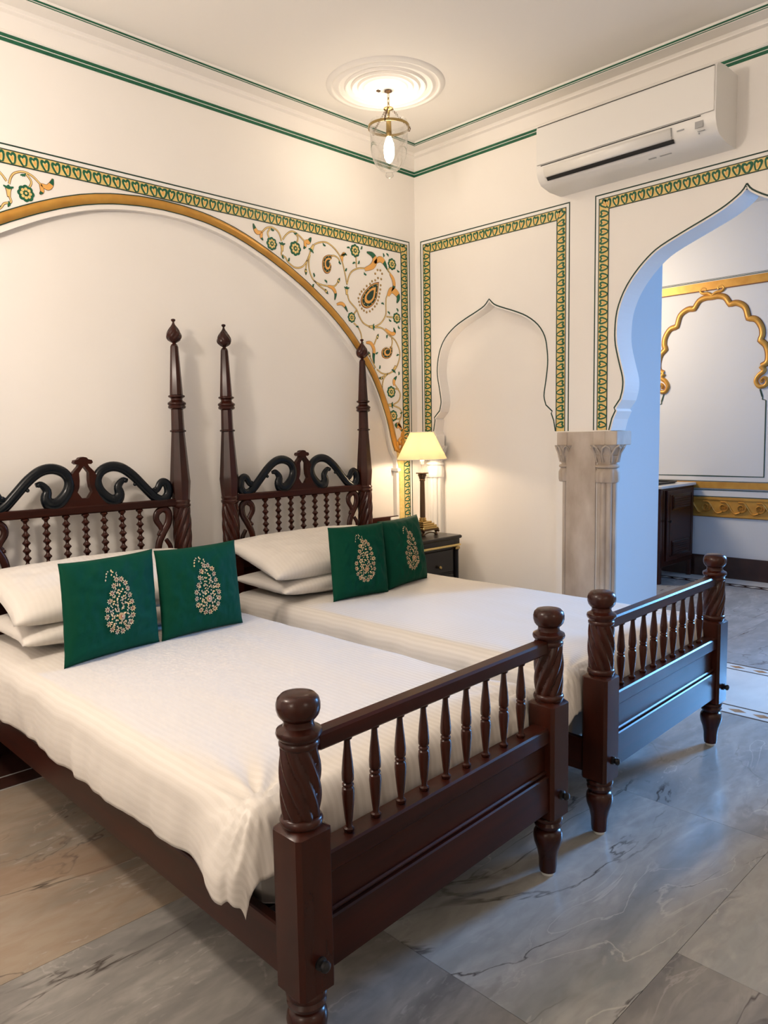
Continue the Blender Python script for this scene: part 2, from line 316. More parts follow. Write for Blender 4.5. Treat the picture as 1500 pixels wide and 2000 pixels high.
# baseboards
struct(MB().box((-2.6, WY-.016, 0), (2*XC-3.745, WY, .17)).box((2*XC-3.745, WY+.022, 0), (3.745, WY+.036, .17)).box((3.745, WY-.016, 0), (WX, WY, .17)).build('baseboard_back', 'skirt'))
struct(MB().box((FX-.02, -1.5, 0), (FX, 5.2, .212)).build('baseboard_far', 'skirt'))
struct(MB().box((WX+.07, 2.55, 0), (WX+.086, 3.5, .17)).build('baseboard_right', 'skirt'))

# ---------------- painted borders ----------------
LF_out = [(-.008,-.0265),(-.0150,-.014),(-.0210,.003),(-.0215,.014),(-.0165,.0235),(-.008,.0235),(-.0015,.0165),(.005,.0235),(.014,.0240),(.0205,.016),(.0205,.004),(.0150,-.014),(.008,-.0265)]
LF_in = [(-.003,-.022),(-.0078,-.010),(-.0118,.003),(-.0115,.0095),(-.0075,.0115),(-.0015,.0045),(.005,.0115),(.0098,.0105),(.011,.004),(.0078,-.010),(.003,-.022)]
LF_cor = [(-.001,-.014),(-.005,-.002),(-.0035,.006),(-.001,.003),(.003,.0065),(.005,0),(.002,-.014)]
lf = MB(); LOC = lambda a, b, h=0: (a, -h, b)
lf.plate(LOC, LF_out, 0, .0026, 0); lf.plate(LOC, LF_in, .0022, .0036, 1); lf.plate(LOC, LF_cor, .0032, .0042, 2)
leaf0 = lf.build('border_leaf', ['green', 'pgold', 'ogold'], wall_back, fix=False); first_leaf = [True]
def leaf(parent, loc, ang, right=False, sc=(1, 1)):
    if first_leaf[0]: o = leaf0; first_leaf[0] = False
    else: o = leaf0.copy(); COL.objects.link(o)
    o.parent = parent; o.location = loc; o.rotation_euler = (0, ang, -PI/2 if right else 0); o.scale = (sc[0], 1, sc[1])
def frame(fr, parent, x0, x1, zt, zb, right, left_leg=True, right_leg=True, vis=(0, 99), top_vis=None):
    """painted band: x0<x1 outer edges, zt top outer edge, zb where the legs end"""
    s = lambda a0, b0, a1, b1, h0, h1: [fr(a, b, h) for h in (h0, h1) for a, b in ((a0, b0), (a1, b0), (a1, b1), (a0, b1))]
    Q = [(0,3,2,1),(4,5,6,7),(0,1,5,4),(1,2,6,5),(2,3,7,6),(3,0,4,7)]
    def rect(mb, a0, b0, a1, b1, h): mb.add(s(a0, b0, a1, b1, 0, h), Q)
    def loop(mb, o, wd, h):
        rect(mb, x0+o, zt-o-wd, x1-o, zt-o, h)
        if left_leg: rect(mb, x0+o, zb, x0+o+wd, zt-o-wd, h)
        if right_leg: rect(mb, x1-o-wd, zb, x1-o, zt-o-wd, h)
    a = MB(); loop(a, 0, .0065, .0016); loop(a, .024, .0045, .003); loop(a, .084, .005, .003); a.build('border_line', 'dgreen', parent)
    a = MB(); loop(a, .007, .017, .0008); a.build('border_white_line', 'white_paint', parent)
    a = MB(); loop(a, .0285, .0555, .0014); a.build('border_band', 'pgold', parent)
    c = .0285+.0278; zc = zt-c; p = .049
    def put(a_, b_, ang, sc=(1, 1)):
        x, y, z = fr(a_, b_, .0012); leaf(parent, (x, y, z), ang, right, sc)
    mid = (x0+x1)/2; k = 0; half = (x1-x0)/2-c; nl = int(half/p); pp = half/(nl+.5)
    sg = -1 if right else 1
    for i in range(nl+1):
        for side in ((-1, 1) if i else (0,)):
            a_ = mid+side*i*pp*(1) if i else mid
            if top_vis and not (top_vis[0] <= a_ <= top_vis[1]): continue
            put(a_, zc, sg*side*.18, (1.35, 1) if i == 0 else (1, 1))
    nv = int((zc-zb)/p); 
    for i in range(1, nv+1):
        z_ = zc-i*p*1.0-.004
        if z_ < zb+.02: break
        if left_leg: put(x0+c, z_, (-1.45 if not right else 1.45))
        if right_leg: put(x1-c, z_, (1.45 if not right else -1.45))
    for on, a_ in ((left_leg, x0+c), (right_leg, x1-c)):
        if on: put(a_, zc, (-.75 if a_ < mid else .75)*sg)
frame(BACK, wall_back, 2*XC-3.906, 3.906, 2.789, .40, False, left_leg=False, top_vis=(.6, 4))
frame(RIGHT, wall_right, 2.449, 3.630, 2.791, 1.468, True)
frame(RIGHT, wall_right, 2.924-2.287, 2.287, 2.786, 1.470, True)
for pts in (NIs, ARs, ARs_m):
    MB().ribbon(RIGHT, pts, .008, 0, .0015).build('arch_outline', 'dgreen', wall_right)

# gold arch moulding on the back wall
mid = [((a+c)/2, (b+d)/2) for (a, b), (c, d) in zip(cat_rom([UP[int(i*(len(UP)-1)/40)] for i in range(41)], 1), cat_rom([LO[int(i*(len(LO)-1)/40)] for i in range(41)], 1))]
wid = [math.hypot(UP[int(i*(len(UP)-1)/40)][0]-LO[int(i*(len(LO)-1)/40)][0], UP[int(i*(len(UP)-1)/40)][1]-LO[int(i*(len(LO)-1)/40)][1]) for i in range(41)]
wid = [min(max(x, .036), .054) for x in wid]
midf = [(a, b) for a, b in mirror(mid)[::-1]][:-1]+mid; widf = wid[::-1][:-1]+wid
g = MB(); g.ribbon(BACK, midf, [x*.86 for x in widf], 0, .016, 0, rnd=True)
arch_m = g.build('gold_arch_moulding', 'gold', wall_back, smooth=60)
MB().ribbon(BACK, offset(midf, .0235), .006, 0, .0022).ribbon(BACK, offset(midf, -.0235), .006, 0, .0022).build('arch_green_line', 'dgreen', wall_back)
def spring(sx):
    T = lambda pts: pts if sx > 0 else mirror(pts)
    vol = cat_rom([(3.748,1.42),(3.752,1.372),(3.772,1.352),(3.797,1.362),(3.811,1.390),(3.808,1.425),(3.792,1.440),(3.775,1.428),(3.772,1.408),(3.784,1.398),(3.793,1.408)], 5)
    MB().ribbon(BACK, T(vol), [.036-.024*i/(len(vol)-1) for i in range(len(vol))], 0, .018, 0, rnd=True).build('gold_volute', 'gold', wall_back, smooth=60)
    lf_ = [(3.786,1.435),(3.795,1.475),(3.812,1.502),(3.823,1.512),(3.822,1.44),(3.82,1.39),(3.805,1.37),(3.812,1.41),(3.80,1.43)]
    MB().plate(BACK, T(lf_), 0, .008).build('gold_leaf_scroll', 'gold', wall_back)
    st = [(3.752,1.352),(3.775,1.33),(3.800,1.32),(3.803,1.295),(3.816,1.285),(3.818,.20),(3.772,.20),(3.770,1.22),(3.752,1.30)]
    MB().plate(BACK, T(st), 0, .006).build('gold_pilaster_strip', 'pgold', wall_back)
    MB().ribbon(BACK, T([(3.824,.2),(3.824,1.275),(3.808,1.29),(3.806,1.315)]), .004, 0, .002).build('green_line', 'green', wall_back)
spring(1); spring(-1)
MB().box((3.73, WY-.028, 1.215), (3.758, WY+.036, 1.235)).build('arch_impost', 'plaster', wall_back)

# ---------------- painted floral scrolls in the arch corners ----------------
V = [[(2.805,2.615),(2.796,2.645),(2.777,2.669),(2.738,2.682),(2.699,2.671),(2.664,2.642),(2.635,2.637),(2.617,2.653),(2.609,2.678)],[(2.815,2.625),(2.836,2.652),(2.867,2.677),(2.898,2.685),(2.939,2.669),(2.98,2.644),(3.012,2.645),(3.029,2.672)],[(2.728,2.676),(2.707,2.646),(2.716,2.62),(2.73,2.607)],[(2.903,2.683),(2.928,2.66),(2.925,2.635),(2.91,2.613)],[(2.807,2.561),(2.802,2.536),(2.831,2.525),(2.851,2.5),(2.901,2.476),(2.954,2.487),(2.992,2.525),(3.015,2.569),(3.026,2.595)],[(3.055,2.636),(3.099,2.655),(3.154,2.664),(3.209,2.644),(3.254,2.609),(3.281,2.567),(3.297,2.519),(3.308,2.478),(3.318,2.428)],[(3.322,2.368),(3.338,2.327),(3.397,2.282),(3.42,2.241),(3.455,2.2),(3.516,2.179)],[(3.318,2.428),(3.337,2.482),(3.368,2.52),(3.428,2.546),(3.502,2.556),(3.552,2.589)],[(3.685,2.573),(3.724,2.542),(3.749,2.491),(3.721,2.442),(3.675,2.392),(3.667,2.337),(3.665,2.274),(3.619,2.215),(3.554,2.182)],[(3.554,2.182),(3.631,2.18),(3.695,2.14),(3.753,2.108),(3.792,2.046),(3.791,1.991),(3.756,1.924),(3.689,1.883),(3.623,1.88),(3.572,1.905)],[(3.675,1.883),(3.635,1.844),(3.621,1.798),(3.62,1.752)],[(3.02,2.57),(3.008,2.519),(3.016,2.463),(3.047,2.418),(3.101,2.401),(3.157,2.399)],[(3.185,2.588),(3.219,2.592),(3.251,2.58),(3.262,2.56)],[(3.397,2.273),(3.372,2.249)],[(3.37,2.192),(3.406,2.169),(3.429,2.136),(3.44,2.093)],[(3.755,1.863),(3.727,1.834),(3.766,1.785),(3.793,1.748),(3.778,1.701),(3.723,1.672)],[(3.723,1.667),(3.79,1.645),(3.803,1.607),(3.774,1.541)],[(3.047,2.418),(3.09,2.391),(3.139,2.368)],[(3.168,2.401),(3.213,2.406),(3.243,2.435)],[(3.551,2.066),(3.565,2.094),(3.58,2.118)],[(3.505,1.991),(3.529,1.957),(3.56,1.914)],[(3.404,2.547),(3.403,2.594),(3.401,2.628)],[(3.685,2.568),(3.705,2.584),(3.725,2.605)],[(3.671,2.261),(3.711,2.262),(3.75,2.262)],[(3.714,2.133),(3.723,2.097),(3.712,2.055)],[(2.997,2.534),(2.988,2.5),(2.985,2.475)],[(3.675,1.878),(3.636,1.863),(3.616,1.851)],[(3.78,1.78),(3.739,1.779),(3.715,1.764)],[(3.8,1.588),(3.768,1.574),(3.735,1.588)]]
BL_ = [([(3.477,2.544),(3.546,2.575),(3.572,2.619),(3.548,2.65),(3.498,2.658)],.0325),([(3.565,2.6),(3.616,2.63),(3.654,2.617),(3.685,2.573)],.03),([(3.711,2.549),(3.74,2.517),(3.749,2.473),(3.721,2.433)],.0208),([(3.688,2.402),(3.721,2.442),(3.767,2.43),(3.789,2.4),(3.773,2.362)],.0338),([(3.157,2.399),(3.196,2.392),(3.219,2.361),(3.211,2.32)],.0176),([(3.227,2.294),(3.267,2.304),(3.296,2.289),(3.319,2.257)],.0161),([(3.476,2.074),(3.52,2.073),(3.548,2.034),(3.543,1.985),(3.548,1.94)],.02),([(2.664,2.642),(2.635,2.635),(2.617,2.653),(2.607,2.68)],.019),([(2.985,2.645),(3.01,2.643),(3.032,2.673)],.022),([(2.978,2.644),(2.984,2.617),(2.97,2.596)],.0147),([(2.667,2.646),(2.66,2.615),(2.672,2.597)],.0133),([(3.733,1.802),(3.734,1.835),(3.761,1.868)],.0189),([(3.781,1.55),(3.763,1.522),(3.734,1.536)],.0196),([(3.801,1.513),(3.763,1.541),(3.734,1.536)],.0135),([(3.781,1.541),(3.794,1.508),(3.818,1.484)],.0162),([(3.281,2.567),(3.282,2.601),(3.312,2.618)],.0168),([(3.277,2.6),(3.298,2.619),(3.323,2.612)],.0115),([(3.656,2.178),(3.715,2.151),(3.748,2.163),(3.738,2.194)],.0189)]
F_ = [(2.734,2.588,.0295),(2.907,2.588,.0336),(3.395,2.651,.0323),(3.732,2.615,.0306),(3.353,2.225,.0262),(3.77,2.261,.0288),(3.705,1.759,.0314),(3.722,1.597,.0304)]
BU_ = [(2.984,2.463,270),(3.249,2.445,60),(3.144,2.364,-45),(3.584,2.122,65),(3.505,2.0,110),(3.609,1.848,180)]
VA_ = [(2.809,2.591,270),(3.034,2.604,60),(3.315,2.398,270),(3.539,2.181,180),(3.736,1.909,60),(3.703,1.669,180)]
L_ = [(2.737,2.67,-60),(2.811,2.53,-120),(2.853,2.511,20),(3.258,2.56,-90),(3.309,2.516,10),(3.476,2.518,-70),(3.048,2.447,60),(3.041,2.391,-150),(3.146,2.423,100),(3.641,2.343,130),(3.698,2.286,100),(3.701,2.241,-70),(3.655,2.658,60),(3.406,2.169,120),(3.44,2.08,-90),(3.675,2.134,-150),(3.569,2.011,-20),(3.598,1.916,30),(3.547,1.904,-120),(3.614,1.789,170),(3.778,2.013,160),(3.639,1.725,160),(3.657,1.68,-160),(3.782,1.883,40),(3.131,2.648,-70),(3.387,2.574,160),(3.423,2.578,20),(3.694,2.668,100),(3.787,2.578,-60),(3.781,2.313,80),(3.786,2.203,-90),(3.342,2.661,140),(3.45,2.674,20),(3.796,1.616,-20),(2.908,2.676,-30)]
P_ = [[(3.197,2.592),(3.168,2.592),(3.134,2.575),(3.117,2.543),(3.118,2.502),(3.137,2.476),(3.165,2.477),(3.184,2.499),(3.189,2.529),(3.175,2.552),(3.179,2.571),(3.194,2.573)],[(3.606,2.482),(3.555,2.467),(3.505,2.434),(3.46,2.389),(3.437,2.347),(3.446,2.309),(3.489,2.296),(3.539,2.319),(3.578,2.363),(3.596,2.418)],[(3.719,2.064),(3.703,2.066),(3.692,2.049),(3.667,2.058),(3.634,2.045),(3.618,2.021),(3.626,1.99),(3.665,1.98),(3.702,1.994),(3.721,2.023),(3.724,2.051)]]
DT = [(3.621,2.559),(3.595,2.558),(3.637,2.539),(3.628,2.503),(3.573,2.531),(3.598,2.506),(3.572,2.488),(3.543,2.478),(3.524,2.458),(3.493,2.441),(3.467,2.416),(3.446,2.4),(3.43,2.381),(3.417,2.354),(3.422,2.332),(3.428,2.311),(3.445,2.291),(3.464,2.28),(3.488,2.272),(3.517,2.281),(3.542,2.297),(3.564,2.317),(3.583,2.337),(3.594,2.36),(3.604,2.384),(3.611,2.407),(3.618,2.434),(3.622,2.462)]
SC = [(-.346,1.192),(-.372,1.201),(-.393,1.232),(-.414,1.236),(-.434,1.216),(-.434,1.172),(-.401,1.144),(-.356,1.163),(-.3,1.22),(-.243,1.28),(-.186,1.32),(-.129,1.329),(-.078,1.308),(-.055,1.265),(-.067,1.211),(-.112,1.164),(-.15,1.161),(-.168,1.19),(-.162,1.228),(-.188,1.259),(-.212,1.256)]
SB = [(.136,.969),(.122,.985),(.127,1.007),(.148,1.042),(.143,1.076),(.109,1.097),(.078,1.077),(.08,1.025),(.112,.971),(.139,.916),(.143,.856),(.111,.824),(.081,.845),(.074,.893),(.098,.935)]

SC_ = .0102
def dot(mb, c, r, h0, h1, mi, n=8, sq=1, ang=0): 
    mb.plate(BACK, [(c[0]+r*math.cos(2*PI*i/n)*math.cos(ang)-r*sq*math.sin(2*PI*i/n)*math.sin(ang), c[1]+r*math.cos(2*PI*i/n)*math.sin(ang)+r*sq*math.sin(2*PI*i/n)*math.cos(ang)) for i in range(n)], h0, h1, mi)
def placed(pts, c, t, s, mi):
    a = math.radians(t); ca, sa = math.cos(a), math.sin(a)
    return [((c[0]+(x*ca-y*sa)*s)*mi+(2*XC if mi < 0 else 0), c[1]+(x*sa+y*ca)*s) for x, y in pts]
def floral(side):
    X = (lambda p: (p[0], p[1])) if side > 0 else (lambda p: (2*XC-p[0], p[1]))
    ok = lambda p: X(p)[0] > 1.05
    for v in V:
        if not any(ok(p) for p in v): continue
        p = cat_rom([X(q) for q in v], 4)
        MB().ribbon(BACK, p, .0105, 0, .0012, 0).ribbon(BACK, p, .0060, 0, .002, 1).build('painted_vine', ['brownline', 'pgold'], wall_back)
    for v, wd in BL_:
        if not ok(v[0]): continue
        p = cat_rom([X(q) for q in v], 4); n = len(p); ws = [wd*1.25*(math.sin(PI*(.12+.85*i/(n-1)))**.8) for i in range(n)]
        gr = int(n*.62)
        MB().ribbon(BACK, p, [q+.004 for q in ws], 0, .0016, 0).ribbon(BACK, p[:gr+1], ws[:gr+1], 0, .0026, 1).ribbon(BACK, p[gr:], ws[gr:], 0, .0026, 2).build('painted_acanthus_leaf', ['brownline', 'ogold', 'green'], wall_back)
    for a, b, r in F_:
        if not ok((a, b)): continue
        c = X((a, b)); mb = MB(); n = 48; r *= 1.3
        mb.plate(BACK, [(c[0]+r*(.86+.14*abs(math.cos(i*PI/6)))*math.cos(2*PI*i/n), c[1]+r*(.86+.14*abs(math.cos(i*PI/6)))*math.sin(2*PI*i/n)) for i in range(n)], 0, .0024, 0)
        for k in range(8): t = 2*PI*k/8; dot(mb, (c[0]+r*.5*math.cos(t), c[1]+r*.5*math.sin(t)), r*.19, .002, .0034, 1)
        dot(mb, c, r*.26, .002, .004, 0); dot(mb, c, r*.15, .003, .0048, 1); mb.build('painted_flower', ['green', 'pgold'], wall_back)
    bud = [(-1,0),(-.75,.35),(-.1,.5),(.5,.35),(1.1,0),(.5,-.35),(-.1,-.5),(-.75,-.35)]; tip = [(.2,0),(.1,.45),(.6,.3),(1.25,0),(.6,-.3),(.1,-.45)]; cup = [(-1,0),(-.7,.42),(-.55,.1),(-.2,0),(-.55,-.1),(-.7,-.42)]
    for a, b, t in BU_:
        if not ok((a, b)): continue
        f = lambda P: [X(q) for q in placed(P, (a, b), t, .0165, 1)]
        MB().plate(BACK, f([(x*1.2, y*1.32) for x, y in bud]), 0, .0012, 2).plate(BACK, f(bud), 0, .0022, 1).plate(BACK, f(tip), .002, .003, 0).plate(BACK, f(cup), .002, .003, 0).build('painted_bud', ['green', 'pgold', 'brownline'], wall_back)
    vs_ = [(-1.9,.35),(-.5,.5),(.6,.75),(.6,-.75),(-.5,-.5),(-1.9,-.35)]; fl = [(.2,.8),(.6,1.35),(.95,1.3),(.8,.5),(1.25,0),(.8,-.5),(.95,-1.3),(.6,-1.35),(.2,-.8),(0,0)]
    for a, b, t in VA_:
        if not ok((a, b)): continue
        f = lambda P: [X(q) for q in placed(P, (a, b), t+180, .0165, 1)]
        MB().plate(BACK, f([(x*1.1, y*1.3) for x, y in vs_]), 0, .0012, 2).plate(BACK, f(vs_), 0, .002, 1).plate(BACK, f(fl), .002, .003, 0).build('painted_calyx', ['green', 'pgold', 'brownline'], wall_back)
    cm = [(-.8,-.25),(-.2,.15),(.3,.75),(.9,1.1),(1.15,.7),(.8,.45),(1.0,.1),(.55,-.1),(.5,-.5),(0,-.45)]
    for a, b, t in L_:
        if not ok((a, b)): continue
        MB().plate(BACK, [X(q) for q in placed(cm, (a, b), t, .0125, 1)], 0, .0028).build('painted_leaf_tip', 'green', wall_back)
    for k, P in enumerate(P_):
        if not ok(P[0]): continue
        c = Vector((sum(q[0] for q in P)/len(P), sum(q[1] for q in P)/len(P)))
        sh = lambda s, dz=0: cat_rom([X(tuple(c+(Vector(q)-c)*s)) for q in P]+[X(tuple(c+(Vector(P[0])-c)*s))], 3)[:-1]
        mb = MB(); mb.plate(BACK, sh(1), 0, .002, 0); mb.plate(BACK, sh(.93), .0015, .0028, 1); mb.plate(BACK, sh(.86), .002, .0034, 2); mb.plate(BACK, sh(.62), .003, .004, 1); mb.plate(BACK, sh(.40), .0036, .0046, 2)
        loop = sh(.76)
        for q in loop[::3]: dot(mb, q, .0036 if k == 1 else .0026, .003, .0044, 3, 6)
        mb.build('painted_paisley', ['brownline', 'ogold', 'dgreen', 'pgold'], wall_back)
    if side > 0:
        for q in DT:
            mb = MB(); dot(mb, q, .0078, 0, .0016, 0, 10)
            for k in range(6): t = k*PI/3; dot(mb, (q[0]+.0048*math.cos(t), q[1]+.0048*math.sin(t)), .002, .001, .0026, 1, 5)
            mb.build('painted_rosette', ['brownline', 'pgold'], wall_back)
floral(1); floral(-1)

# ---------------- far wall decoration ----------------
fa_c = 3.099
half = [(3.101,2.759),(3.034,2.760),(2.972,2.737),(2.926,2.668),(2.858,2.670),(2.785,2.620),(2.752,2.514),(2.682,2.494),(2.634,2.424),(2.622,2.350),(2.640,2.298),(2.590,2.248),(2.566,2.170),(2.572,2.090),(2.622,2.056)]
cusps = [3, 6, 10]
def arcs(pts):
    out = []; st = [0]+cusps+[len(pts)-1]
    for a, b in zip(st[:-1], st[1:]): out += cat_rom(pts[a:b+1], 4)[:-1]
    return out+[pts[-1]]
H = arcs(half); Hm = [(2*fa_c-a, b) for a, b in H]
full = Hm[::-1][:-1]+H
MB().ribbon(FAR, full, .050, 0, .022, 0, rnd=True).build('gold_cusped_arch', 'gold', wall_far, smooth=60)
MB().ribbon(FAR, offset(full, .027), .006, 0, .003).ribbon(FAR, offset(full, -.027), .006, 0, .003).build('cusped_arch_outline', 'brownline', wall_far)
for sg in (1, -1):
    T = lambda pts: pts if sg > 0 else [(2*fa_c-a, b) for a, b in pts]
    v = cat_rom([(2.626,2.056),(2.598,2.012),(2.643,1.974),(2.669,1.92),(2.640,1.868),(2.585,1.873),(2.566,1.915),(2.590,1.945),(2.618,1.925),(2.608,1.900)], 5)
    MB().ribbon(FAR, T(v), [.05-.02*i/(len(v)-1) for i in range(len(v))], 0, .026, 0, rnd=True).build('gold_volute', 'gold', wall_far, smooth=60)
    MB().ribbon(FAR, T([(2.626,1.841),(2.604,1.777),(2.604,1.745),(2.573,1.735),(2.570,1.01),(3.099,1.01)]), .011, 0, .003).ribbon(FAR, T([(2.632,1.841),(2.612,1.77)]), .006, 0, .003).build('panel_green_line', 'dgreen', wall_far)
    c = cat_rom([(3.099,2.775),(3.06,2.80),(3.01,2.805),(2.985,2.83),(3.005,2.855),(3.04,2.845),(3.035,2.825)], 4)
    MB().ribbon(FAR, T(c), .03, 0, .02, 0, rnd=True).build('gold_crest_curl', 'gold', wall_far, smooth=60)
def fbox(z0, z1, h, m_, nm): MB().box((FX-h, -1.5, z0), (FX, 5.2, z1)).build(nm, m_, wall_far)
fbox(2.832, 2.908, .016, 'gold', 'gold_picture_rail'); fbox(2.824, 2.832, .012, 'brownline', 'rail_line'); fbox(2.918, 2.924, .004, 'dgreen', 'green_line'); fbox(2.930, 2.934, .004, 'dgreen', 'green_line')
fbox(.888, .952, .014, 'gold', 'gold_dado_rail'); fbox(.956, .961, .004, 'dgreen', 'green_line'); fbox(.868, .874, .004, 'dgreen', 'green_line'); fbox(.803, .809, .004, 'dgreen', 'green_line')
fbox(.607, .800, .006, 'gold', 'gold_relief_band'); fbox(.775, .800, .016, 'gold', 'gold_band_edge'); fbox(.607, .628, .016, 'gold', 'gold_band_edge'); fbox(.600, .606, .004, 'brownline', 'band_line')
sp = [( .085*math.cos(t)*(1-t/9), .0) for t in (0,)]
spiral = [((.052*(1-t/11.5))*math.cos(t+2.2), (.052*(1-t/11.5))*math.sin(t+2.2)) for t in [i*.45 for i in range(19)]]
wave = cat_rom([(-.16,-.045),(-.10,-.055),(-.03,.045),(.03,.055)], 5)
rel = MB(); LF = lambda a, b, h=0: (-h, a, b)
rel.ribbon(LF, spiral, .013, 0, .022, rnd=True).ribbon(LF, wave, .016, 0, .020, rnd=True)
for k in range(6): t = k*PI/3; rel.ribbon(LF, [(.0, 0), (.02*math.cos(t), .02*math.sin(t))], .009, 0, .012, rnd=True)
r0 = rel.build('relief_scroll', 'gold', wall_far, smooth=60)
for k in range(7):
    o = r0 if k == 0 else r0.copy()
    if k: COL.objects.link(o)
    o.parent = wall_far; o.location = (FX-.006, 2.42+k*.171, .702)

# ---------------- floor ----------------
floor = struct(MB().box((-2.7, -3.3, -.06), (7.9, 5.3, -.004)).build('floor', 'inlay_black'))
def slab(x0, x1, y0, y1, m_, nm='floor_slab'):
    g_ = .0007; cx_, cy_ = (x0+x1)/2, (y0+y1)/2
    o = MB().box((x0+g_-cx_, y0+g_-cy_, -.004), (x1-g_-cx_, y1-g_-cy_, 0)).build(nm, m_, floor); o.location = (cx_, cy_, 0); return o
rows = [(-3.3, -1.63), (-1.63, -.39), (-.39, .85), (.85, 2.09), (2.09, 3.31)]
cols = {0: [-2.7, -.9, 1.2, 3.0, 3.9], 1: [-2.7, -1.0, 1.0, 2.6, 3.9], 2: [-2.7, -1.9, .1, 1.955, 3.9], 3: [-2.7, -.9, 1.45, 2.75, 3.9], 4: [-2.7, -1.2, 1.5, 2.8, 3.9]}
for r_, (y0, y1) in enumerate(rows):
    c_ = cols[r_]
    for k in range(len(c_)-1): slab(c_[k], c_[k+1], y0, y1, 'marble_beige' if (r_ == 4 and k < 3) or (r_, k) in ((1, 0),) else 'marble_dark_grey' if (r_, k) in ((3, 0), (3, 1), (2, 0), (2, 1), (2, 2)) else 'marble_grey')
slab(-2.7, 3.9, 3.45, 3.74, 'skirt', 'border_strip')  # white strip in dark marble, standing in for the shade beside the bed
for k in range(2): slab(WX+.06 if 0 else 4.03, 4.66, [-.6, 1.05][k], [1.05, 2.32][k], 'inlay_white', 'threshold_slab')
slab(3.9, 4.06, 3.31, 3.72, 'inlay_white', 'border_strip')
for k, (y0, y1) in enumerate(((-1.5, .6), (.6, 2.0), (2.0, 3.4), (3.4, 5.2))):
    slab(4.78, 6.1, y0, y1, 'marble_pale'); slab(6.1, 7.225, y0, y1, 'marble_pale')
slab(7.335, 7.6, -1.5, 5.2, 'inlay_white', 'border_strip')
dm = MB().plate(lambda a, b, h=0: (a, b, h), [(-.026, 0), (0, -.046), (.026, 0), (0, .046)], -.002, .0004)
dm0 = dm.build('inlay_diamond', 'inlay_brown', floor, fix=False); used = [0]
dmw = MB().plate(lambda a, b, h=0: (a, b, h), [(-.026, 0), (0, -.046), (.026, 0), (0, .046)], -.002, .0004).build('inlay_diamond', 'inlay_white', floor, fix=False); dmw.location = (7.28, 1.95, .0002)
def diamond(x, y, rot=0, dark=False):
    o = dm0 if not used[0] else dm0.copy()
    if used[0]: COL.objects.link(o)
    used[0] = 1; o.parent = floor; o.location = (x, y, .0002); o.rotation_euler = (0, 0, rot); return o
def band_y(x0, x1, y0, y1, ph, p=.128, vis=None, inv=False):
    slab(x0+.006, x1-.006, y0, y1, 'skirt' if inv else 'inlay_white', 'border_strip')
    for a in (x0-.002, x1-.012): MB().box((a, y0, -.003), (a+.014, y1, .0006)).build('inlay_line', 'inlay_black', floor)
    k0 = math.ceil(((vis or (y0, y1))[0]-ph)/p); k = k0
    while ph+k*p < (vis or (y0, y1))[1]:
        o = diamond((x0+x1)/2, ph+k*p); k += 1
        if inv: o.data = dmw.data; o.scale = (1.2, 1.35, 1)
band_y(3.90, 4.03, -.6, 3.31, 1.435, p=.123, vis=(.8, 2.2)); band_y(4.66, 4.78, -.6, 2.3, 1.715, p=.136, vis=(1.2, 2.2)); band_y(7.225, 7.335, -1.5, 5.2, 2.665, p=.141, vis=(2.1, 3.4), inv=True)
slab(-2.7, 3.9, 3.316, 3.444, 'skirt', 'border_strip')  # inlaid border darkened by its colour to look shaded
for b_ in (3.31, 3.44): MB().box((-2.7, b_, -.003), (3.9, b_+.010, .0004)).build('inlay_line', 'marble_grey', floor)

# ================= BEDS =================
def circ_prof(pts): return pts
def foot_post(bed, x, y, hand):
    o = MB(); c = (x, y, 0)
    o.box((x-.05, y-.05, .205), (x+.05, y+.05, .597), 0, .010)
    o.lathe([(.012,.0),(.020,.0),(.020,.012),(.027,.013),(.029,.03),(.030,.06),(.036,.09),(.045,.115),(.048,.135),(.046,.15),(.040,.160),(.034,.163),(.034,.168),(.044,.172),(.046,.180),(.042,.186),(.040,.189),(.047,.194),(.048,.201),(.044,.208),(.036,.215)], c, 32)
    o.lathe([(.036,.585),(.044,.597),(.048,.603),(.049,.610),(.046,.617),(.041,.620)], c, 32)
    n = 26; pr = [(.044+.004*math.sin(PI*k/n), .618+(.780-.618)*k/n) for k in range(n+1)]
    o.lathe(pr, c, 64, rf=lambda a, z: 1-.17*(1-abs(math.cos(4*(a+hand*(z-.6)*11.5))))**1.0)
    o.lathe([(.042,.776),(.046,.782),(.046,.788),(.043,.792),(.044,.796),(.050,.802),(.052,.809),(.050,.816),(.043,.820),(.036,.824),(.034,.832),(.035,.838),(.040,.842),(.046,.850),(.0495,.862),(.0495,.874),(.046,.886),(.038,.894),(.024,.8975),(0,.898)], c, 40)
    p = o.build('foot_post', 'wood', bed, smooth=38)
    b = MB(); ax = Vector((0, -1, 0))
    b.lathe([(.013,-.002),(.015,.002),(.015,.006),(.010,.008),(.010,.014),(.013,.018),(.012,.024),(.006,.028),(0,.029)], (x+.002, y-.049, .288), 20, axis=ax)
    b.build('bolt_cap', 'darkiron', p, smooth=40)
    MB().lathe([(.020, .0),(.022,.004),(.022,.010),(.018,.0125)], c, 20).build('foot_pad', 'metalpad', p, smooth=40)
    return p
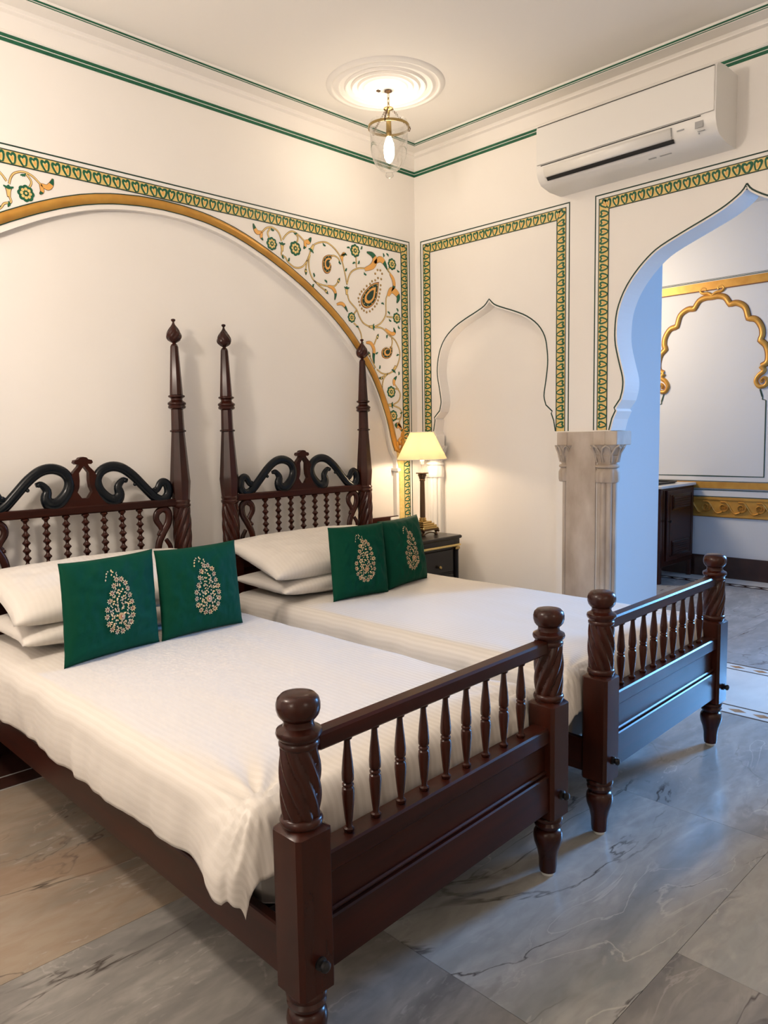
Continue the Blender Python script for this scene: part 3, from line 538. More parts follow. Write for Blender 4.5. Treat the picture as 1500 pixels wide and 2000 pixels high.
def head_post(bed, x, y, hand):
    o = MB(); c = (x, y, 0)
    o.box((x-.05, y-.05, .20), (x+.05, y+.05, .80), 0, .010)
    o.lathe([(.022,.0),(.027,.013),(.030,.06),(.045,.115),(.048,.135),(.040,.160),(.034,.165),(.046,.175),(.046,.195),(.036,.21)], c, 28)
    o.lathe([(.036,.79),(.047,.805),(.050,.815),(.046,.825),(.042,.83),(.047,.838),(.048,.848),(.043,.856)], c, 32)
    n = 30; pr = [(.046+.004*math.sin(PI*k/n), .856+(1.098-.856)*k/n) for k in range(n+1)]
    o.lathe(pr, c, 64, rf=lambda a, z: 1-.20*(1-abs(math.cos(4*(a+hand*(z-.6)*10)))))
    o.lathe([(.042,1.095),(.049,1.103),(.050,1.113),(.045,1.119),(.047,1.125),(.049,1.132),(.045,1.139)], c, 32)
    oc = o; oc.lathe([(.046,1.135),(.048,1.16),(.054,1.235),(.052,1.25),(.034,1.497)], c, 8, phase=PI/8)
    o.lathe([(.033,1.495),(.042,1.499),(.042,1.505),(.034,1.509)], c, 28); oc.lathe([(.034,1.507),(.031,1.618)], c, 8, phase=PI/8)
    o.lathe([(.031,1.615),(.044,1.622),(.046,1.630),(.042,1.636),(.047,1.642),(.047,1.650),(.036,1.658),(.030,1.664),(.030,1.672),(.043,1.681),(.043,1.687),(.033,1.692)], c, 32)
    oc.lathe([(.034,1.690),(.0205,1.940),(.016,1.952),(.010,1.956)], c, 8, phase=PI/8)
    p = o.build('head_post', 'wood', bed, smooth=38)
    f = MB(); n = 16
    pr = [(.008,1.952),(.010,1.960)]+[(.0365*(math.sin(PI*min(1, (k/n)*1.0)**.62))**.9+.004, 1.962+.098*k/n) for k in range(1, n)]+[(.006,2.062)]
    f.lathe(pr, c, 48, rf=lambda a, z: 1-.14*(1-abs(math.cos(3.5*(a+hand*(z-1.9)*22)))))
    f.lathe([(.006,2.060),(.005,2.068),(.011,2.074),(.012,2.080),(.007,2.084),(0,2.085)], c, 16)
    f.build('finial', 'wood', p, smooth=40)
    return p
fb_prof = [(.011,0),(.013,.004),(.0135,.010),(.009,.013),(.0075,.018),(.010,.035),(.0135,.070),(.0155,.095),(.0145,.108),(.0105,.112),(.0140,.115),(.0140,.119),(.0105,.122),(.0145,.128),(.0150,.145),(.0125,.175),(.0085,.210),(.0075,.226),(.012,.229),(.014,.236)]
bal_f = MB().lathe(fb_prof, (0,0,0), 16)
hb = [(.013,0)]
for k in range(9): z_ = .006+k*.036; hb += [(.0075,z_),(.0095,z_+.006),(.0185,z_+.016),(.0185,z_+.020),(.0095,z_+.030)]
hb += [(.0065,.334),(.012,.338)]
bal_h = MB().lathe(hb, (0,0,0), 10)
mesh_cache = {}
def baluster(bed, kind, x, y, z):
    if kind not in mesh_cache:
        src = bal_f if kind == 'f' else bal_h; o = src.build('baluster', 'wood', bed, smooth=35 if kind == 'f' else 30); o.matrix_parent_inverse.identity(); mesh_cache[kind] = o
    else: o = mesh_cache[kind].copy(); COL.objects.link(o)
    o.parent = bed; o.location = Vector((x, y, z))-bed.location; return o
def mkbed(fl, fr_, hl, hr, label):
    bed = thing('bed', ((fl[0]+fr_[0])/2, (fl[1]+hl[1])/2, 0), label, 'bed', 'twin four-poster beds')
    foot_post(bed, *fl, 1); foot_post(bed, *fr_, -1); head_post(bed, *hl, 1); head_post(bed, *hr, -1)
    # footboard (a slight skew follows the posts)
    def bar(p, q, y0, y1, z0, z1, m_, nm, bev=.004, par=None):
        a = MB(); L_ = q[0]-p[0]; a.box((0, y0, z0), (L_, y1, z1), 0, bev)
        sk = (q[1]-p[1])/L_; a.v = [(p[0]+x, p[1]+x*sk+y, z) for x, y, z in a.v]; return a.build(nm, m_, par or bed)
    P, Q = (fl[0]+.035, fl[1]), (fr_[0]-.035, fr_[1]); 
    bar(P, Q, -.024, .022, .756, .798, 'wood_x', 'foot_rail', .006)
    bar(P, Q, -.034, .030, .468, .520, 'wood_x', 'lower_rail', .005)
    bar(P, Q, -.018, .016, .360, .470, 'wood_x', 'foot_panel', .002)
    bar(P, Q, -.026, .018, .366, .378, 'wood_x', 'panel_moulding', .004)
    bar(P, Q, -.034, .018, .240, .364, 'wood_x', 'foot_board', .004)
    cx_ = (fl[0]+fr_[0])/2; cy_ = (fl[1]+fr_[1])/2; sk = (fr_[1]-fl[1])/(fr_[0]-fl[0])
    for k in range(9): dx = (k-4)*.0925; baluster(bed, 'f', cx_-.012+dx, cy_+dx*sk-.003, .520)
    for s_, (f_, h_) in ((1, (fl, hl)), (-1, (fr_, hr))):
        a = MB(); x0, x1 = (f_[0]-.040, f_[0]-.012) if s_ > 0 else (f_[0]+.012, f_[0]+.040)
        xh = h_[0]-f_[0]; y0, y1 = f_[1]+.04, h_[1]-.04
        a.box((x0, y0, .232), (x1, y1, .352), 0, .004); a.v = [(x+xh*(y-y0)/(y1-y0), y, z) for x, y, z in a.v]; a.build('side_rail', 'wood_y', bed)
    a = MB(); 
    for k in range(6): yy = fl[1]+.2+k*.38; a.box((fl[0]-.01, yy, .262), (fr_[0]+.01, yy+.1, .285))
    a.build('bed_slats', 'wood_x', bed)
    # headboard
    cx_ = (hl[0]+hr[0])/2; y = hl[1]; a0, a1 = (hl[0]+.035, y), (hr[0]-.035, y)
    bar(a0, a1, -.022, .022, 1.106, 1.146, 'wood_x', 'head_rail', .006)
    bar(a0, a1, -.022, .022, .720, .790, 'wood_x', 'head_lower_rail', .006)
    bar(a0, a1, -.014, .014, .330, .722, 'wood_x', 'head_panel', .002)
    for k in range(7): baluster(bed, 'h', cx_+(k-3)*.0935, y, .788)
    FR = lambda a, b, h=0: (cx_+a*1.22, y-h, b)
    hf = [(.0,1.382),(.013,1.379),(.020,1.370),(.034,1.366),(.038,1.354),(.030,1.346),(.017,1.347),(.022,1.335),(.040,1.312),(.050,1.290),(.043,1.268),(.040,1.245),(.045,1.22),(.058,1.195),(.080,1.172),(.115,1.158),(.125,1.146)]
    hl_ = [(0,1.338),(.020,1.305),(.019,1.268),(.022,1.235),(.030,1.212),(.013,1.182)]
    MB().plate(FR, hf+[(-a, b) for a, b in hf[::-1][:-1]], -.016, .016, 0, holes=[hl_+[(-a, b) for a, b in hl_[::-1][:-1]]], back=True).build('crest_panel', 'wood_x', bed)
    for s_ in (1, -1):
        pts = cat_rom(SC, 4); n = len(pts); rad = []
        for i in range(n):
            t = i/(n-1)*20; rad.append(.016+.009*min(t/4, 1) if t < 13 else (.025+.008*math.sin((t-13)/3*PI/2) if t < 16 else max(.011, .033-.006*(t-16))))
        sc = MB().tube([FR(-s_*-a if s_ < 0 else a, b) if 0 else ((cx_+(a-.012)*s_), y, b) for a, b in pts], rad, 10, flat=.75, up=(0, 1, 0))
        for (qx, qz, r) in ((-.372,1.205,.011),(-.212,1.256,.012),(-.272,1.262,.012),(-.262,1.235,.010)): sc.lathe([(0,-r),(r*.7,-r*.7),(r,0),(r*.7,r*.7),(0,r)], (cx_+qx*s_, y-.004, qz), 10)
        sc.build('crest_scroll', 'navy', bed, smooth=60)
        px_ = hl[0] if s_ > 0 else hr[0]; pb = cat_rom(SB, 4); nb = len(pb)
        br = MB().tube([(px_+a*s_, y, b) for a, b in pb], [.012+.008*math.sin(PI*i/(nb-1)) for i in range(nb)], 10, flat=.7)
        br.lathe([(0,-.010),(.009,-.006),(.010,0),(.009,.006),(0,.010)], (px_+.139*s_, y-.003, .966), 10)
        br.build('scroll_bracket', 'wood', bed, smooth=60)
    return bed
bed1 = mkbed((.985, 1.282), (2.035, 1.325), (1.0, 3.62), (2.04, 3.62), 'dark twist-turned wooden bed in the foreground, its navy crest scrolls cut by the left edge')
bed2 = mkbed((2.385, 1.335), (3.442, 1.362), (2.345, 3.62), (3.384, 3.62), 'dark twist-turned wooden bed on the far side, next to the nightstand and lamp')

# ---------------- mattresses and bedspreads ----------------
def mattress(x0, x1, y0, y1, label):
    o = MB().box((x0, y0, .287), (x1, y1, .575), 0, .03).build('mattress', 'mattress'); return tag(o, label, 'mattress')
mattress(1.0, 2.025, 1.44, 3.55, 'mattress under the white bedspread of the foreground bed')
mattress(2.372, 3.42, 1.46, 3.55, 'mattress under the white bedspread of the bed beside the nightstand')
def bedspread(x0, x1, y0, y1, hL, hR, hF, seed, label, xh0=0, xh1=0):
    """cloth laid over x0..x1 / y0..y1, hanging hL, hR (sides) and hF (foot end)"""
    R_ = .075; top = .607; NA, NB = 150, 210; vs = []; uvs = []; fs = []
    W_ = x1-x0; L_ = y1-y0
    for j in range(NB+1):
        b = -hF+(L_+hF+.05)*j/NB
        for i in range(NA+1):
            a = -hL+(W_+hL+hR)*i/NA
            oa = -a if a < 0 else (a-W_ if a > W_ else 0); sgn = -1 if a < 0 else 1
            ob = -b if b < 0 else 0; tail = max(0, b-L_)
            ca = min(max(a, 0), W_); cb = min(max(b, 0), L_)
            ov = (oa**1.7+ob**1.7)**(1/1.7) if oa and ob else oa+ob
            # rounded edge then hang
            q = ov/(R_*1.57)
            if q < 1: out = R_*math.sin(q*PI/2)*.9; dz = R_*(1-math.cos(q*PI/2))
            else: out = R_*.9+.012*math.sin(min(1, (ov-R_*1.57)/.2)*PI)*.8-.02*max(0, ov-R_*1.57); dz = R_+(ov-R_*1.57)
            if oa and ob: da, db = oa/math.hypot(oa, ob), ob/math.hypot(oa, ob)
            else: da, db = (1 if oa else 0), (1 if ob else 0)
            t = cb/L_; ex0 = xh0*t; 
            x = x0+ca+ex0+sgn*out*da; y = y0+cb-out*db; z = top-dz
            # slight pillow-top crown and slope to edges
            if not ov: e = min(ca, W_-ca, max(cb, .001)*1.0); z += .007*(1-math.exp(-e/.12))
            z -= tail*.3
            if oa and ob: z += .045*min(1, min(oa, ob)/.15)
            # wrinkles
            n1 = noise.noise(Vector((x*2.2+seed, y*1.6, 0))); n2 = noise.noise(Vector((x*9+seed, y*3.0, 1.7))); n3 = noise.noise(Vector((a*5+seed, b*16, 4)))
            edge = min(1, ov/.10) if ov else math.exp(-min(ca, W_-ca)/.10)*.6
            z += .004*n1+.003*n2*(1-edge*.5)+.006*edge*noise.noise(Vector((x*3+y*9+seed, x*5-y*2, 6)))
            if ov:
                k = min(1, ov/.2); wv = noise.noise(Vector((b*6.5+seed*3, ov*2.0, 9)))*.9+noise.noise(Vector((b*15, ov*5, 3)))*.35 if oa >= ob else noise.noise(Vector((a*11+seed, ov*2, 5)))
                f = .024*k*wv; x += sgn*da*f; y -= db*f; z += .010*k*noise.noise(Vector((b*5+seed, a*1.0, 8)))*(1 if oa else 0)
            for cxx, sx in ((x0, -1), (x1, 1)):
                if oa and sgn == sx: x += sx*.045*math.exp(-((y-(y0+.02))/.10)**2)*min(1, ov/.2); 
            # diagonal pulls at the foot corners
            for cx0, sx in ((0, 1), (W_, -1)):
                ra, rb = (a-cx0)*sx+.02, b+.02
                d = math.hypot(max(ra, -.4), rb)
                if d < .55:
                    ang = math.atan2(rb, ra+1e-6); fall = math.exp(-d/.20)*min(1, d/.05)
                    z += .010*fall*math.sin(ang*13+seed+2*n1)
            vs.append((x, y, z)); uvs.append((a, b))
    for j in range(NB):
        for i in range(NA): k = j*(NA+1)+i; fs.append((k, k+1, k+NA+2, k+NA+1))
    me = bpy.data.meshes.new('bedspread'); me.from_pydata(vs, [], fs); me.materials.append(M['duvet']); uv = me.uv_layers.new(name='UVMap')
    for li, l in enumerate(me.loops): uv.data[li].uv = uvs[l.vertex_index]
    me.shade_smooth(); o = bpy.data.objects.new('bedspread', me); COL.objects.link(o)
    s = o.modifiers.new('thickness', 'SOLIDIFY'); s.thickness = .007; s.offset = -1
    return tag(o, label, 'bedspread')
bedspread(.985, 2.03, 1.435, 3.52, .255, .20, .20, 3.1, 'white striped bedspread with its side hanging over the foreground bed rail')
bedspread(2.345, 3.415, 1.455, 3.52, .24, .24, .20, 8.4, 'white striped bedspread on the bed beside the nightstand')

# ---------------- pillows and cushions ----------------
def pillow_mesh(w_, d_, t_, m_, seed, nu=44, nv=36, pinch=.05, ear=.02, wr=.004):
    vs = []; fs = []; uvs = []
    def pt(u, v, sg):
        e = (1-abs(u)**2.6)*(1-abs(v)**2.6); h = t_/2*max(e, 0)**.45
        x = w_/2*u*(1-pinch*(1-abs(v)**2.5)); y = d_/2*v*(1-pinch*(1-abs(u)**2.5)*w_/d_*.7)
        h += wr*noise.noise(Vector((u*4+seed, v*4, sg*3)))*min(1, e*2)+wr*.6*noise.noise(Vector((u*11+seed, v*9, sg*5)))*min(1, 2*e)
        return (x, y, sg*h)
    for sg in (1, -1):
        for j in range(nv+1):
            for i in range(nu+1): u, v = -1+2*i/nu, -1+2*j/nv; vs.append(pt(u, v, sg)); uvs.append((u*w_/2, v*d_/2))
    n = (nu+1)*(nv+1)
    for s_ in (0, 1):
        for j in range(nv):
            for i in range(nu): k = s_*n+j*(nu+1)+i; f = (k, k+1, k+nu+2, k+nu+1); fs.append(f if not s_ else f[::-1])
    me = bpy.data.meshes.new('pillow'); me.from_pydata(vs, [], fs); me.materials.append(M[m_]); uv = me.uv_layers.new(name='UVMap')
    for li, l in enumerate(me.loops): uv.data[li].uv = uvs[l.vertex_index]
    import bmesh
    b = bmesh.new(); b.from_mesh(me); bmesh.ops.remove_doubles(b, verts=b.verts, dist=2e-4); b.to_mesh(me); b.free(); me.shade_smooth()
    return me, pt
def pillow(loc, rot, w_, d_, t_, seed, label):
    me, _ = pillow_mesh(w_, d_, t_, 'pillow', seed, wr=.008); o = bpy.data.objects.new('pillow', me); COL.objects.link(o); o.location = loc; o.rotation_euler = rot
    return tag(o, label, 'pillow', 'white pillows stacked two to a bed')
pillow((1.475, 3.265, .680), (.03, 0, .02), .98, .50, .125, 1, 'lower white pillow of the two behind the green cushions on the foreground bed')
pillow((1.475, 3.295, .816), (.27, 0, .0), 1.0, .52, .165, 2, 'upper white pillow of the two behind the green cushions on the foreground bed')
pillow((2.755, 3.262, .680), (.03, 0, -.02), .98, .50, .125, 3, 'lower white pillow behind the green cushions on the bed near the lamp')
pillow((2.735, 3.295, .816), (.27, 0, .0), 1.02, .52, .165, 4, 'upper white pillow behind the green cushions on the bed near the lamp')

def cushion(bl, br, zb, tilt, hgt, label, seed, shear=.1, group='green embroidered paisley cushions'):
    B0, B1 = Vector((*bl, zb)), Vector((*br, zb)); w_ = (B1-B0).length; yawc = math.atan2(B1.y-B0.y, B1.x-B0.x)
    me, pt0 = pillow_mesh(w_, hgt, .115, 'velvet', seed, pinch=.05, wr=.009)
    for v_ in me.vertices: v_.co.x += shear*(v_.co.y+hgt/2)
    pt = pt0
    o = bpy.data.objects.new('cushion', me); COL.objects.link(o)
    up = Vector((math.sin(tilt)*-math.sin(yawc), math.sin(tilt)*math.cos(yawc), math.cos(tilt))); rx = (B1-B0).normalized(); nn = rx.cross(up)
    R = Matrix((rx, up, nn)).transposed(); ctr = (B0+B1)/2+up*hgt/2
    o.matrix_world = Matrix.Translation(ctr) @ R.to_4x4()
    o.location = ctr; o.rotation_euler = R.to_euler()
    tag(o, label, 'cushion', group)
    hh = lambda x, y: pt(max(-.97, min(.97, 2*x/w_)), max(-.97, min(.97, 2*y/hgt)), 1)[2]+.0015
    mb = MB(); rnd = random.Random(seed); SH = lambda B: setattr(B, 'v', [(x+shear*(y+hgt/2), y, z) for x, y, z in B.v])
    def petal(x, y, a, l, wd, mi=0):
        c_, s_ = math.cos(a), math.sin(a); q = [(0, 0), (l*.45, wd/2), (l, 0), (l*.45, -wd/2)]
        mb.add([(x+px*c_-py_*s_, y+px*s_+py_*c_, hh(x+px*c_-py_*s_, y+px*s_+py_*c_)+(.0018 if 0 < k_ else .0008)) for k_, (px, py_) in enumerate(q)], [(0, 1, 2, 3)], mi)
    def flower(x, y, r):
        a0 = rnd.random()*PI
        for k in range(7): petal(x+.22*r*math.cos(a0+k*2*PI/7), y+.22*r*math.sin(a0+k*2*PI/7), a0+k*2*PI/7, r*.80, r*.42)
        mb.add([(x+.25*r*math.cos(k*PI/3), y+.25*r*math.sin(k*PI/3), hh(x, y)+.0022) for k in range(6)], [tuple(range(6))], 1)
    # outline of the drop shape (local metres)
    outl = [(-.006,.088),(-.019,.066),(-.029,.040),(-.039,.012),(-.052,-.016),(-.053,-.042),(-.048,-.068),(-.036,-.090),(-.015,-.102),(.008,-.104),(.028,-.095),(.043,-.078),(.050,-.055),(.052,-.030),(.048,-.004),(.042,.022),(.035,.047),(.028,.070),(.014,.086)]
    for (x, y) in outl: flower(x*1.12, y*1.06+.002, .0128)
    for (x, y, a) in [(.002,.108,2.2),(-.006,.117,.9),(-.014,.124,2.6),(-.023,.128,1.4),(-.032,.130,2.9),(-.041,.126,3.6),(-.047,.117,4.2),(-.052,.104,4.4),(-.022,.121,4.2),(-.010,.110,3.6)]: petal(x, y, a, .011, .0065)
    pts = []
    for _ in range(1600):
        x, y = rnd.uniform(-.045, .045), rnd.uniform(-.092, .085); lim = .042 if y < 0 else .040*(1-y/.095)
        if abs(x) > lim or (x-.004)**2+(y+.052)**2 < .020**2: continue
        if all((x-p)**2+(y-q)**2 > .0078**2 for p, q in pts): pts.append((x, y))
    for (x, y) in pts: petal(x, y, rnd.uniform(0, 2*PI), .0105, .0066)
    SH(mb); e = mb.build('paisley_embroidery', ['petal', 'pcentre'], o, fix=False, kind='stuff'); e.matrix_parent_inverse.identity()
    md = MB(); c0 = (.004, -.052)
    for r0, r1, z0, z1, mi in ((.0, .0155, 0, .0030, 0), (.0, .0075, .003, .0045, 1), (0, .004, .0045, .0055, 2)):
        n = 20; md.add([(c0[0]+r1*(1+.06*math.cos(7*2*PI*k/n))*math.cos(2*PI*k/n), c0[1]+r1*math.sin(2*PI*k/n), hh(c0[0]+r1*math.cos(2*PI*k/n), c0[1]+r1*math.sin(2*PI*k/n))+z1) for k in range(n)]+[(c0[0], c0[1], hh(*c0)+z1+.001)], [(k, (k+1) % n, n) for k in range(n)], mi)
    SH(md); m_ = md.build('embroidered_medallion', ['medal', 'pcentre', 'petal'], o, fix=False); m_.matrix_parent_inverse.identity()
    return o
cushion((1.061, 2.794), (1.490, 2.872), .612, .22, .392, 'green paisley cushion furthest left, leaning on the pillows of the foreground bed', 11, .13)
cushion((1.497, 2.868), (1.915, 2.888), .612, .22, .385, 'green paisley cushion leaning to the right of the leftmost cushion', 22, .08)
cushion((2.476, 2.902), (2.845, 2.870), .612, .24, .385, 'green paisley cushion in front of the pillow stack on the bed beside the nightstand', 33)
cushion((2.868, 2.895), (3.285, 2.985), .612, .24, .385, 'green paisley cushion nearest the nightstand and table lamp', 44)

# ================= NIGHTSTAND AND LAMP =================
ns = thing('nightstand', (3.68, 3.42, 0), 'black lacquered nightstand with gold moulding under the table lamp', 'nightstand')
x0, x1, y0, y1 = 3.455, 3.86, 3.215, 3.655
MB().box((x0-.012, y0-.018, .772), (x1+.012, y1, .795), 0, .006).build('table_top', 'black', ns)
MB().box((x0, y0-.006, .735), (x1, y1, .773), 0, .004).build('cornice', 'black', ns)
MB().box((x0-.006, y0-.014, .722), (x1+.008, y1, .736), 0, .005).build('gold_moulding', 'pgold', ns)
MB().box((x0+.01, y0+.01, .06), (x1-.01, y1-.005, .723), 0, .003).build('cabinet_body', 'black', ns)
dr = MB().box((x0+.045, y0-.001, .555), (x1-.062, y0+.012, .705), 0, .004).build('drawer', 'black', ns)
MB().lathe([(.004,0),(.005,.008),(.010,.012),(.012,.018),(.008,.024),(0,.026)], ((x0+x1)/2-.01, y0-.001, .60), 16, axis=Vector((0, -1, 0))).build('drawer_knob', 'brass', dr, smooth=40)
dd = MB().box((x0+.045, y0-.001, .09), (x1-.062, y0+.012, .540), 0, .004).build('cabinet_door', 'black', ns)
MB().lathe([(.004,0),(.005,.008),(.010,.012),(.012,.018),(.008,.024),(0,.026)], (x1-.09, y0-.001, .36), 16, axis=Vector((0, -1, 0))).build('door_knob', 'brass', dd, smooth=40)
for xx in (x0+.020, x1-.028):
    pc = MB().lathe([(.020,.08),(.020,.10),(.017,.105),(.016,.690),(.020,.700)], (xx, y0+.004, 0), 20).build('corner_column', 'black', ns, smooth=40)
    MB().box((xx-.022, y0-.014, .700), (xx+.022, y0+.020, .718), 0, .003).build('column_cap', 'brass', pc)
    MB().box((xx-.024, y0-.014, .0), (xx+.024, y0+.03, .08), 0, .004).build('foot', 'black', ns)
for xx in (x0+.03, x1-.03): MB().box((xx-.024, y1-.05, .0), (xx+.024, y1-.005, .08), 0, .004).build('foot', 'black', ns)
hp = thing('wall_panel', (3.60, 3.72, .70), 'reddish brown wooden board on the wall behind the nightstand', 'panel')
MB().box((3.455, 3.658, .80), (3.74, 3.678, .906), 0, .003).build('board', 'wood_x', hp)
MB().box((3.655, 3.650, .845), (3.735, 3.659, .900), 0, .003).build('switch_plate', 'ac', hp)
MB().box((3.46, 3.678, .80), (3.735, 3.725, .90)).build('back_batten', 'wood_x', hp)

lx, ly = 3.715, 3.41
lamp = thing('table_lamp', (lx, ly, .795), 'lit column table lamp with pleated cream shade on the nightstand', 'lamp')
Lc = (lx, ly, 0)
def sq(mb, hw, z0, z1, bev=.002, mi=0):
    hw *= 1.3; mb.box((lx-hw, ly-hw, z0), (lx+hw, ly+hw, z1), mi, bev)
b = MB(); sq(b, .052, .846, .862); sq(b, .043, .862, .874); sq(b, .034, .874, .886); sq(b, .058, .838, .846)
b.build('stepped_base', 'brass', lamp)
b = MB(); sq(b, .060, .826, .838); 
for a in (-1, 1):
    for c in (-1, 1):
        b.lathe([(.012,.795),(.014,.800),(.008,.806),(.006,.812),(.010,.820),(.013,.826)], (lx+a*.062, ly+c*.062, 0), 14)
        b.lathe([(0,-.009),(.007,-.006),(.009,0),(.007,.006),(0,.009)], (lx+a*.086, ly+c*.062, .818), 12)
b.tube([(lx+.062*a, ly-.064, .80+.014*math.sin(PI*k/8)) for a, k in [(1-2*k/8, k) for k in range(9)]], .004, 6)
b.build('footed_plinth', 'bronze', lamp, smooth=40)
MB().lathe([(.024,.886),(.026,.892),(.022,.898),(.024,.903),(.019,.910)], Lc, 24).build('column_collar', 'brass', lamp, smooth=40)
MB().lathe([(.0185,.908),(.0180,1.0),(.0155,1.150),(.0155,1.156)], Lc, 48, rf=lambda a, z: 1-.08*abs(math.cos(6*a))).build('fluted_column', 'bronze', lamp, smooth=60)
c = MB(); c.lathe([(.0175,1.154),(.019,1.158),(.019,1.164),(.0165,1.168)], Lc, 24); c.lathe([(.016,1.166),(.018,1.180),(.025,1.200),(.027,1.205)], Lc, 32, rf=lambda a, z: 1+.10*math.cos(8*a)); 
for k in range(8):
    a = 2*PI*k/8; c.tube([(lx+math.cos(a)*r, ly+math.sin(a)*r, z) for r, z in ((.017,1.170),(.021,1.185),(.027,1.197),(.026,1.190))], .003, 5)
c.box((lx-.031, ly-.031, 1.204), (lx+.031, ly+.031, 1.211), 0, .002); c.build('capital', 'bronze', lamp, smooth=50)
MB().lathe([(.009,1.210),(.009,1.262),(.013,1.266),(.013,1.290)], Lc, 16).build('lamp_candle', 'white_paint', lamp, smooth=40)
MB().lathe([(.008,1.288),(.014,1.305),(.022,1.33),(.024,1.35),(.018,1.372),(0,1.382)], Lc, 20).build('bulb', 'bulb', lamp, smooth=60)
sh = MB(); seg = 120
sh.lathe([(.166,1.300),(.164,1.306),(.080,1.474),(.078,1.481)], Lc, seg, rf=lambda a, z: 1+.006*math.cos(60*a))
sh.f = [f for f in sh.f if len(f) == 4]; sh.m = sh.m[:len(sh.f)]
sh.build('lamp_shade', 'shade', lamp, smooth=70, fix=False)
MB().tube([(lx+.165*math.cos(a), ly+.165*math.sin(a), 1.301) for a in [2*PI*k/48 for k in range(49)]], .0022, 5, up=(0, 0, 1)).build('shade_rim', 'white_paint', lamp, smooth=60)
MB().tube([(lx+.079*math.cos(a), ly+.079*math.sin(a), 1.480) for a in [2*PI*k/48 for k in range(49)]], .0022, 5, up=(0, 0, 1)).build('shade_rim', 'white_paint', lamp, smooth=60)
hr_ = MB()
for k in range(3): a = 2*PI*k/3; hr_.tube([(lx+.010*math.cos(a), ly+.010*math.sin(a), 1.474), (lx+.076*math.cos(a), ly+.076*math.sin(a), 1.478)], .0014, 5, up=(0, 0, 1))
hr_.tube([(lx+.014, ly, 1.27), (lx+.034, ly, 1.33), (lx+.034, ly, 1.42), (lx, ly, 1.474)], .0014, 5).tube([(lx-.014, ly, 1.27), (lx-.034, ly, 1.33), (lx-.034, ly, 1.42), (lx, ly, 1.474)], .0014, 5)
hr_.build('shade_harp', 'brass', lamp)
lb = point('table_lamp_light', (lx, ly, 1.345), 26, (1, .76, .52), .030)

# ================= PENDANT LANTERN =================
PX, PY = 3.165, 3.128
med = MB(); pr = [(0,CZ-.016),(.055,CZ-.018),(.07,CZ-.008)]
for r_, h_ in ((.090,.014),(.118,.018),(.150,.020),(.185,.022),(.222,.020),(.265,.017),(.305,.014)): pr += [(r_-.010,CZ-.007),(r_-.004,CZ-h_),(r_+.002,CZ-h_),(r_+.010,CZ-.008)]  # outer ridges shape the rings of light thrown by the glass jar
pr += [(.328,CZ-.006),(.335,CZ+.004)]; med.lathe(pr[::-1], (PX-.03, PY-.01, 0), 96); MEDAL = med.build('ceiling_medallion', 'ceiling', smooth=50); tag(MEDAL, 'round stepped plaster ceiling rose around the lantern hook, outer ridges imitating rings of light', 'ceiling rose')
pd = thing('pendant_lantern', (PX, PY, CZ-.02), 'clear bell-jar glass lantern hanging lit from the ceiling rose', 'lamp')
PC = (PX, PY, 0)
MB().lathe([(.020,CZ-.018),(.022,CZ-.022),(.010,CZ-.028),(.004,CZ-.030),(0,CZ-.030)], PC, 24).box((PX-.055, PY+.025, CZ-.024), (PX-.035, PY+.04, CZ-.016)).build('ceiling_hook_plate', 'bronze', pd, smooth=40)
def link(mb, c, ang, ln, r=.0022, wd=.006):
    p = [(c[0]+wd*math.cos(t)*math.cos(ang), c[1]+wd*math.cos(t)*math.sin(ang), c[2]+ln/2*math.sin(t)) for t in [2*PI*k/12 for k in range(13)]]
    mb.tube(p, r, 5, up=(math.sin(ang), -math.cos(ang), .01))
ch = MB(); z = CZ-.045
for k in range(3): link(ch, (PX, PY, z-k*.026), k*PI/2, .036)
ch.build('hanging_chain', 'brass', pd, smooth=60)
MB().lathe([(.006,3.300),(.012,3.298),(.027,3.294),(.028,3.289),(.012,3.286),(.007,3.280),(.007,3.250),(.004,3.247)], PC, 24).build('chain_boss', 'brass', pd, smooth=40)
rimz, R0 = 3.190, .113
for k in range(3):
    a = math.radians([215, 330, 92][k]); cc = MB(); p0 = Vector((PX+.022*math.cos(a), PY+.022*math.sin(a), 3.288)); p1 = Vector((PX+(R0+.004)*math.cos(a), PY+(R0+.004)*math.sin(a), rimz+.012)); n = 11
    for i in range(n): q = p0.lerp(p1, (i+.5)/n); link(cc, q, a+(i % 2)*PI/2, .016, .0012, .0035)
    cc.build('side_chain', 'bronze', pd, smooth=60)
MB().lathe([(R0+.001,rimz-.006),(R0+.004,rimz-.006),(R0+.004,rimz+.008),(R0+.001,rimz+.008),(R0+.001,rimz-.006)], PC, 64, caps=False).build('brass_band', 'brass', pd, smooth=40)
for k in range(3):
    a = math.radians([215, 330, 92][k])
    MB().tube([(PX+r*math.cos(a), PY+r*math.sin(a), z_) for r, z_ in ((R0+.003,rimz-.010),(R0+.010,rimz-.008),(R0+.014,rimz+.004),(R0+.010,rimz+.016),(R0+.004,rimz+.012))], .003, 6, up=(0, 0, 1)).build('band_hook', 'bronze', pd, smooth=60)
gl = MB(); gl.lathe([(.104,3.222),(.108,3.212),(R0-.001,3.200),(R0-.001,3.182),(.106,3.165),(.1045,3.12),(.103,3.07),(.096,3.03),(.080,2.990),(.052,2.962),(.026,2.952),(.018,2.946),(.022,2.936),(.024,2.928),(.016,2.918),(0,2.915)], PC, 64, caps=False)
gl.build('glass_bell_jar', 'glass', pd, smooth=60)
MB().lathe([(.002,3.25),(.014,3.235),(.016,3.15),(.013,3.14)], PC, 16).build('bulb_holder', 'brass', pd, smooth=40)
MB().lathe([(.011,3.142),(.016,3.13),(.027,3.10),(.030,3.07),(.027,3.03),(.015,3.005),(0,3.0)], PC, 20).build('bulb', 'bulb', pd, smooth=60)
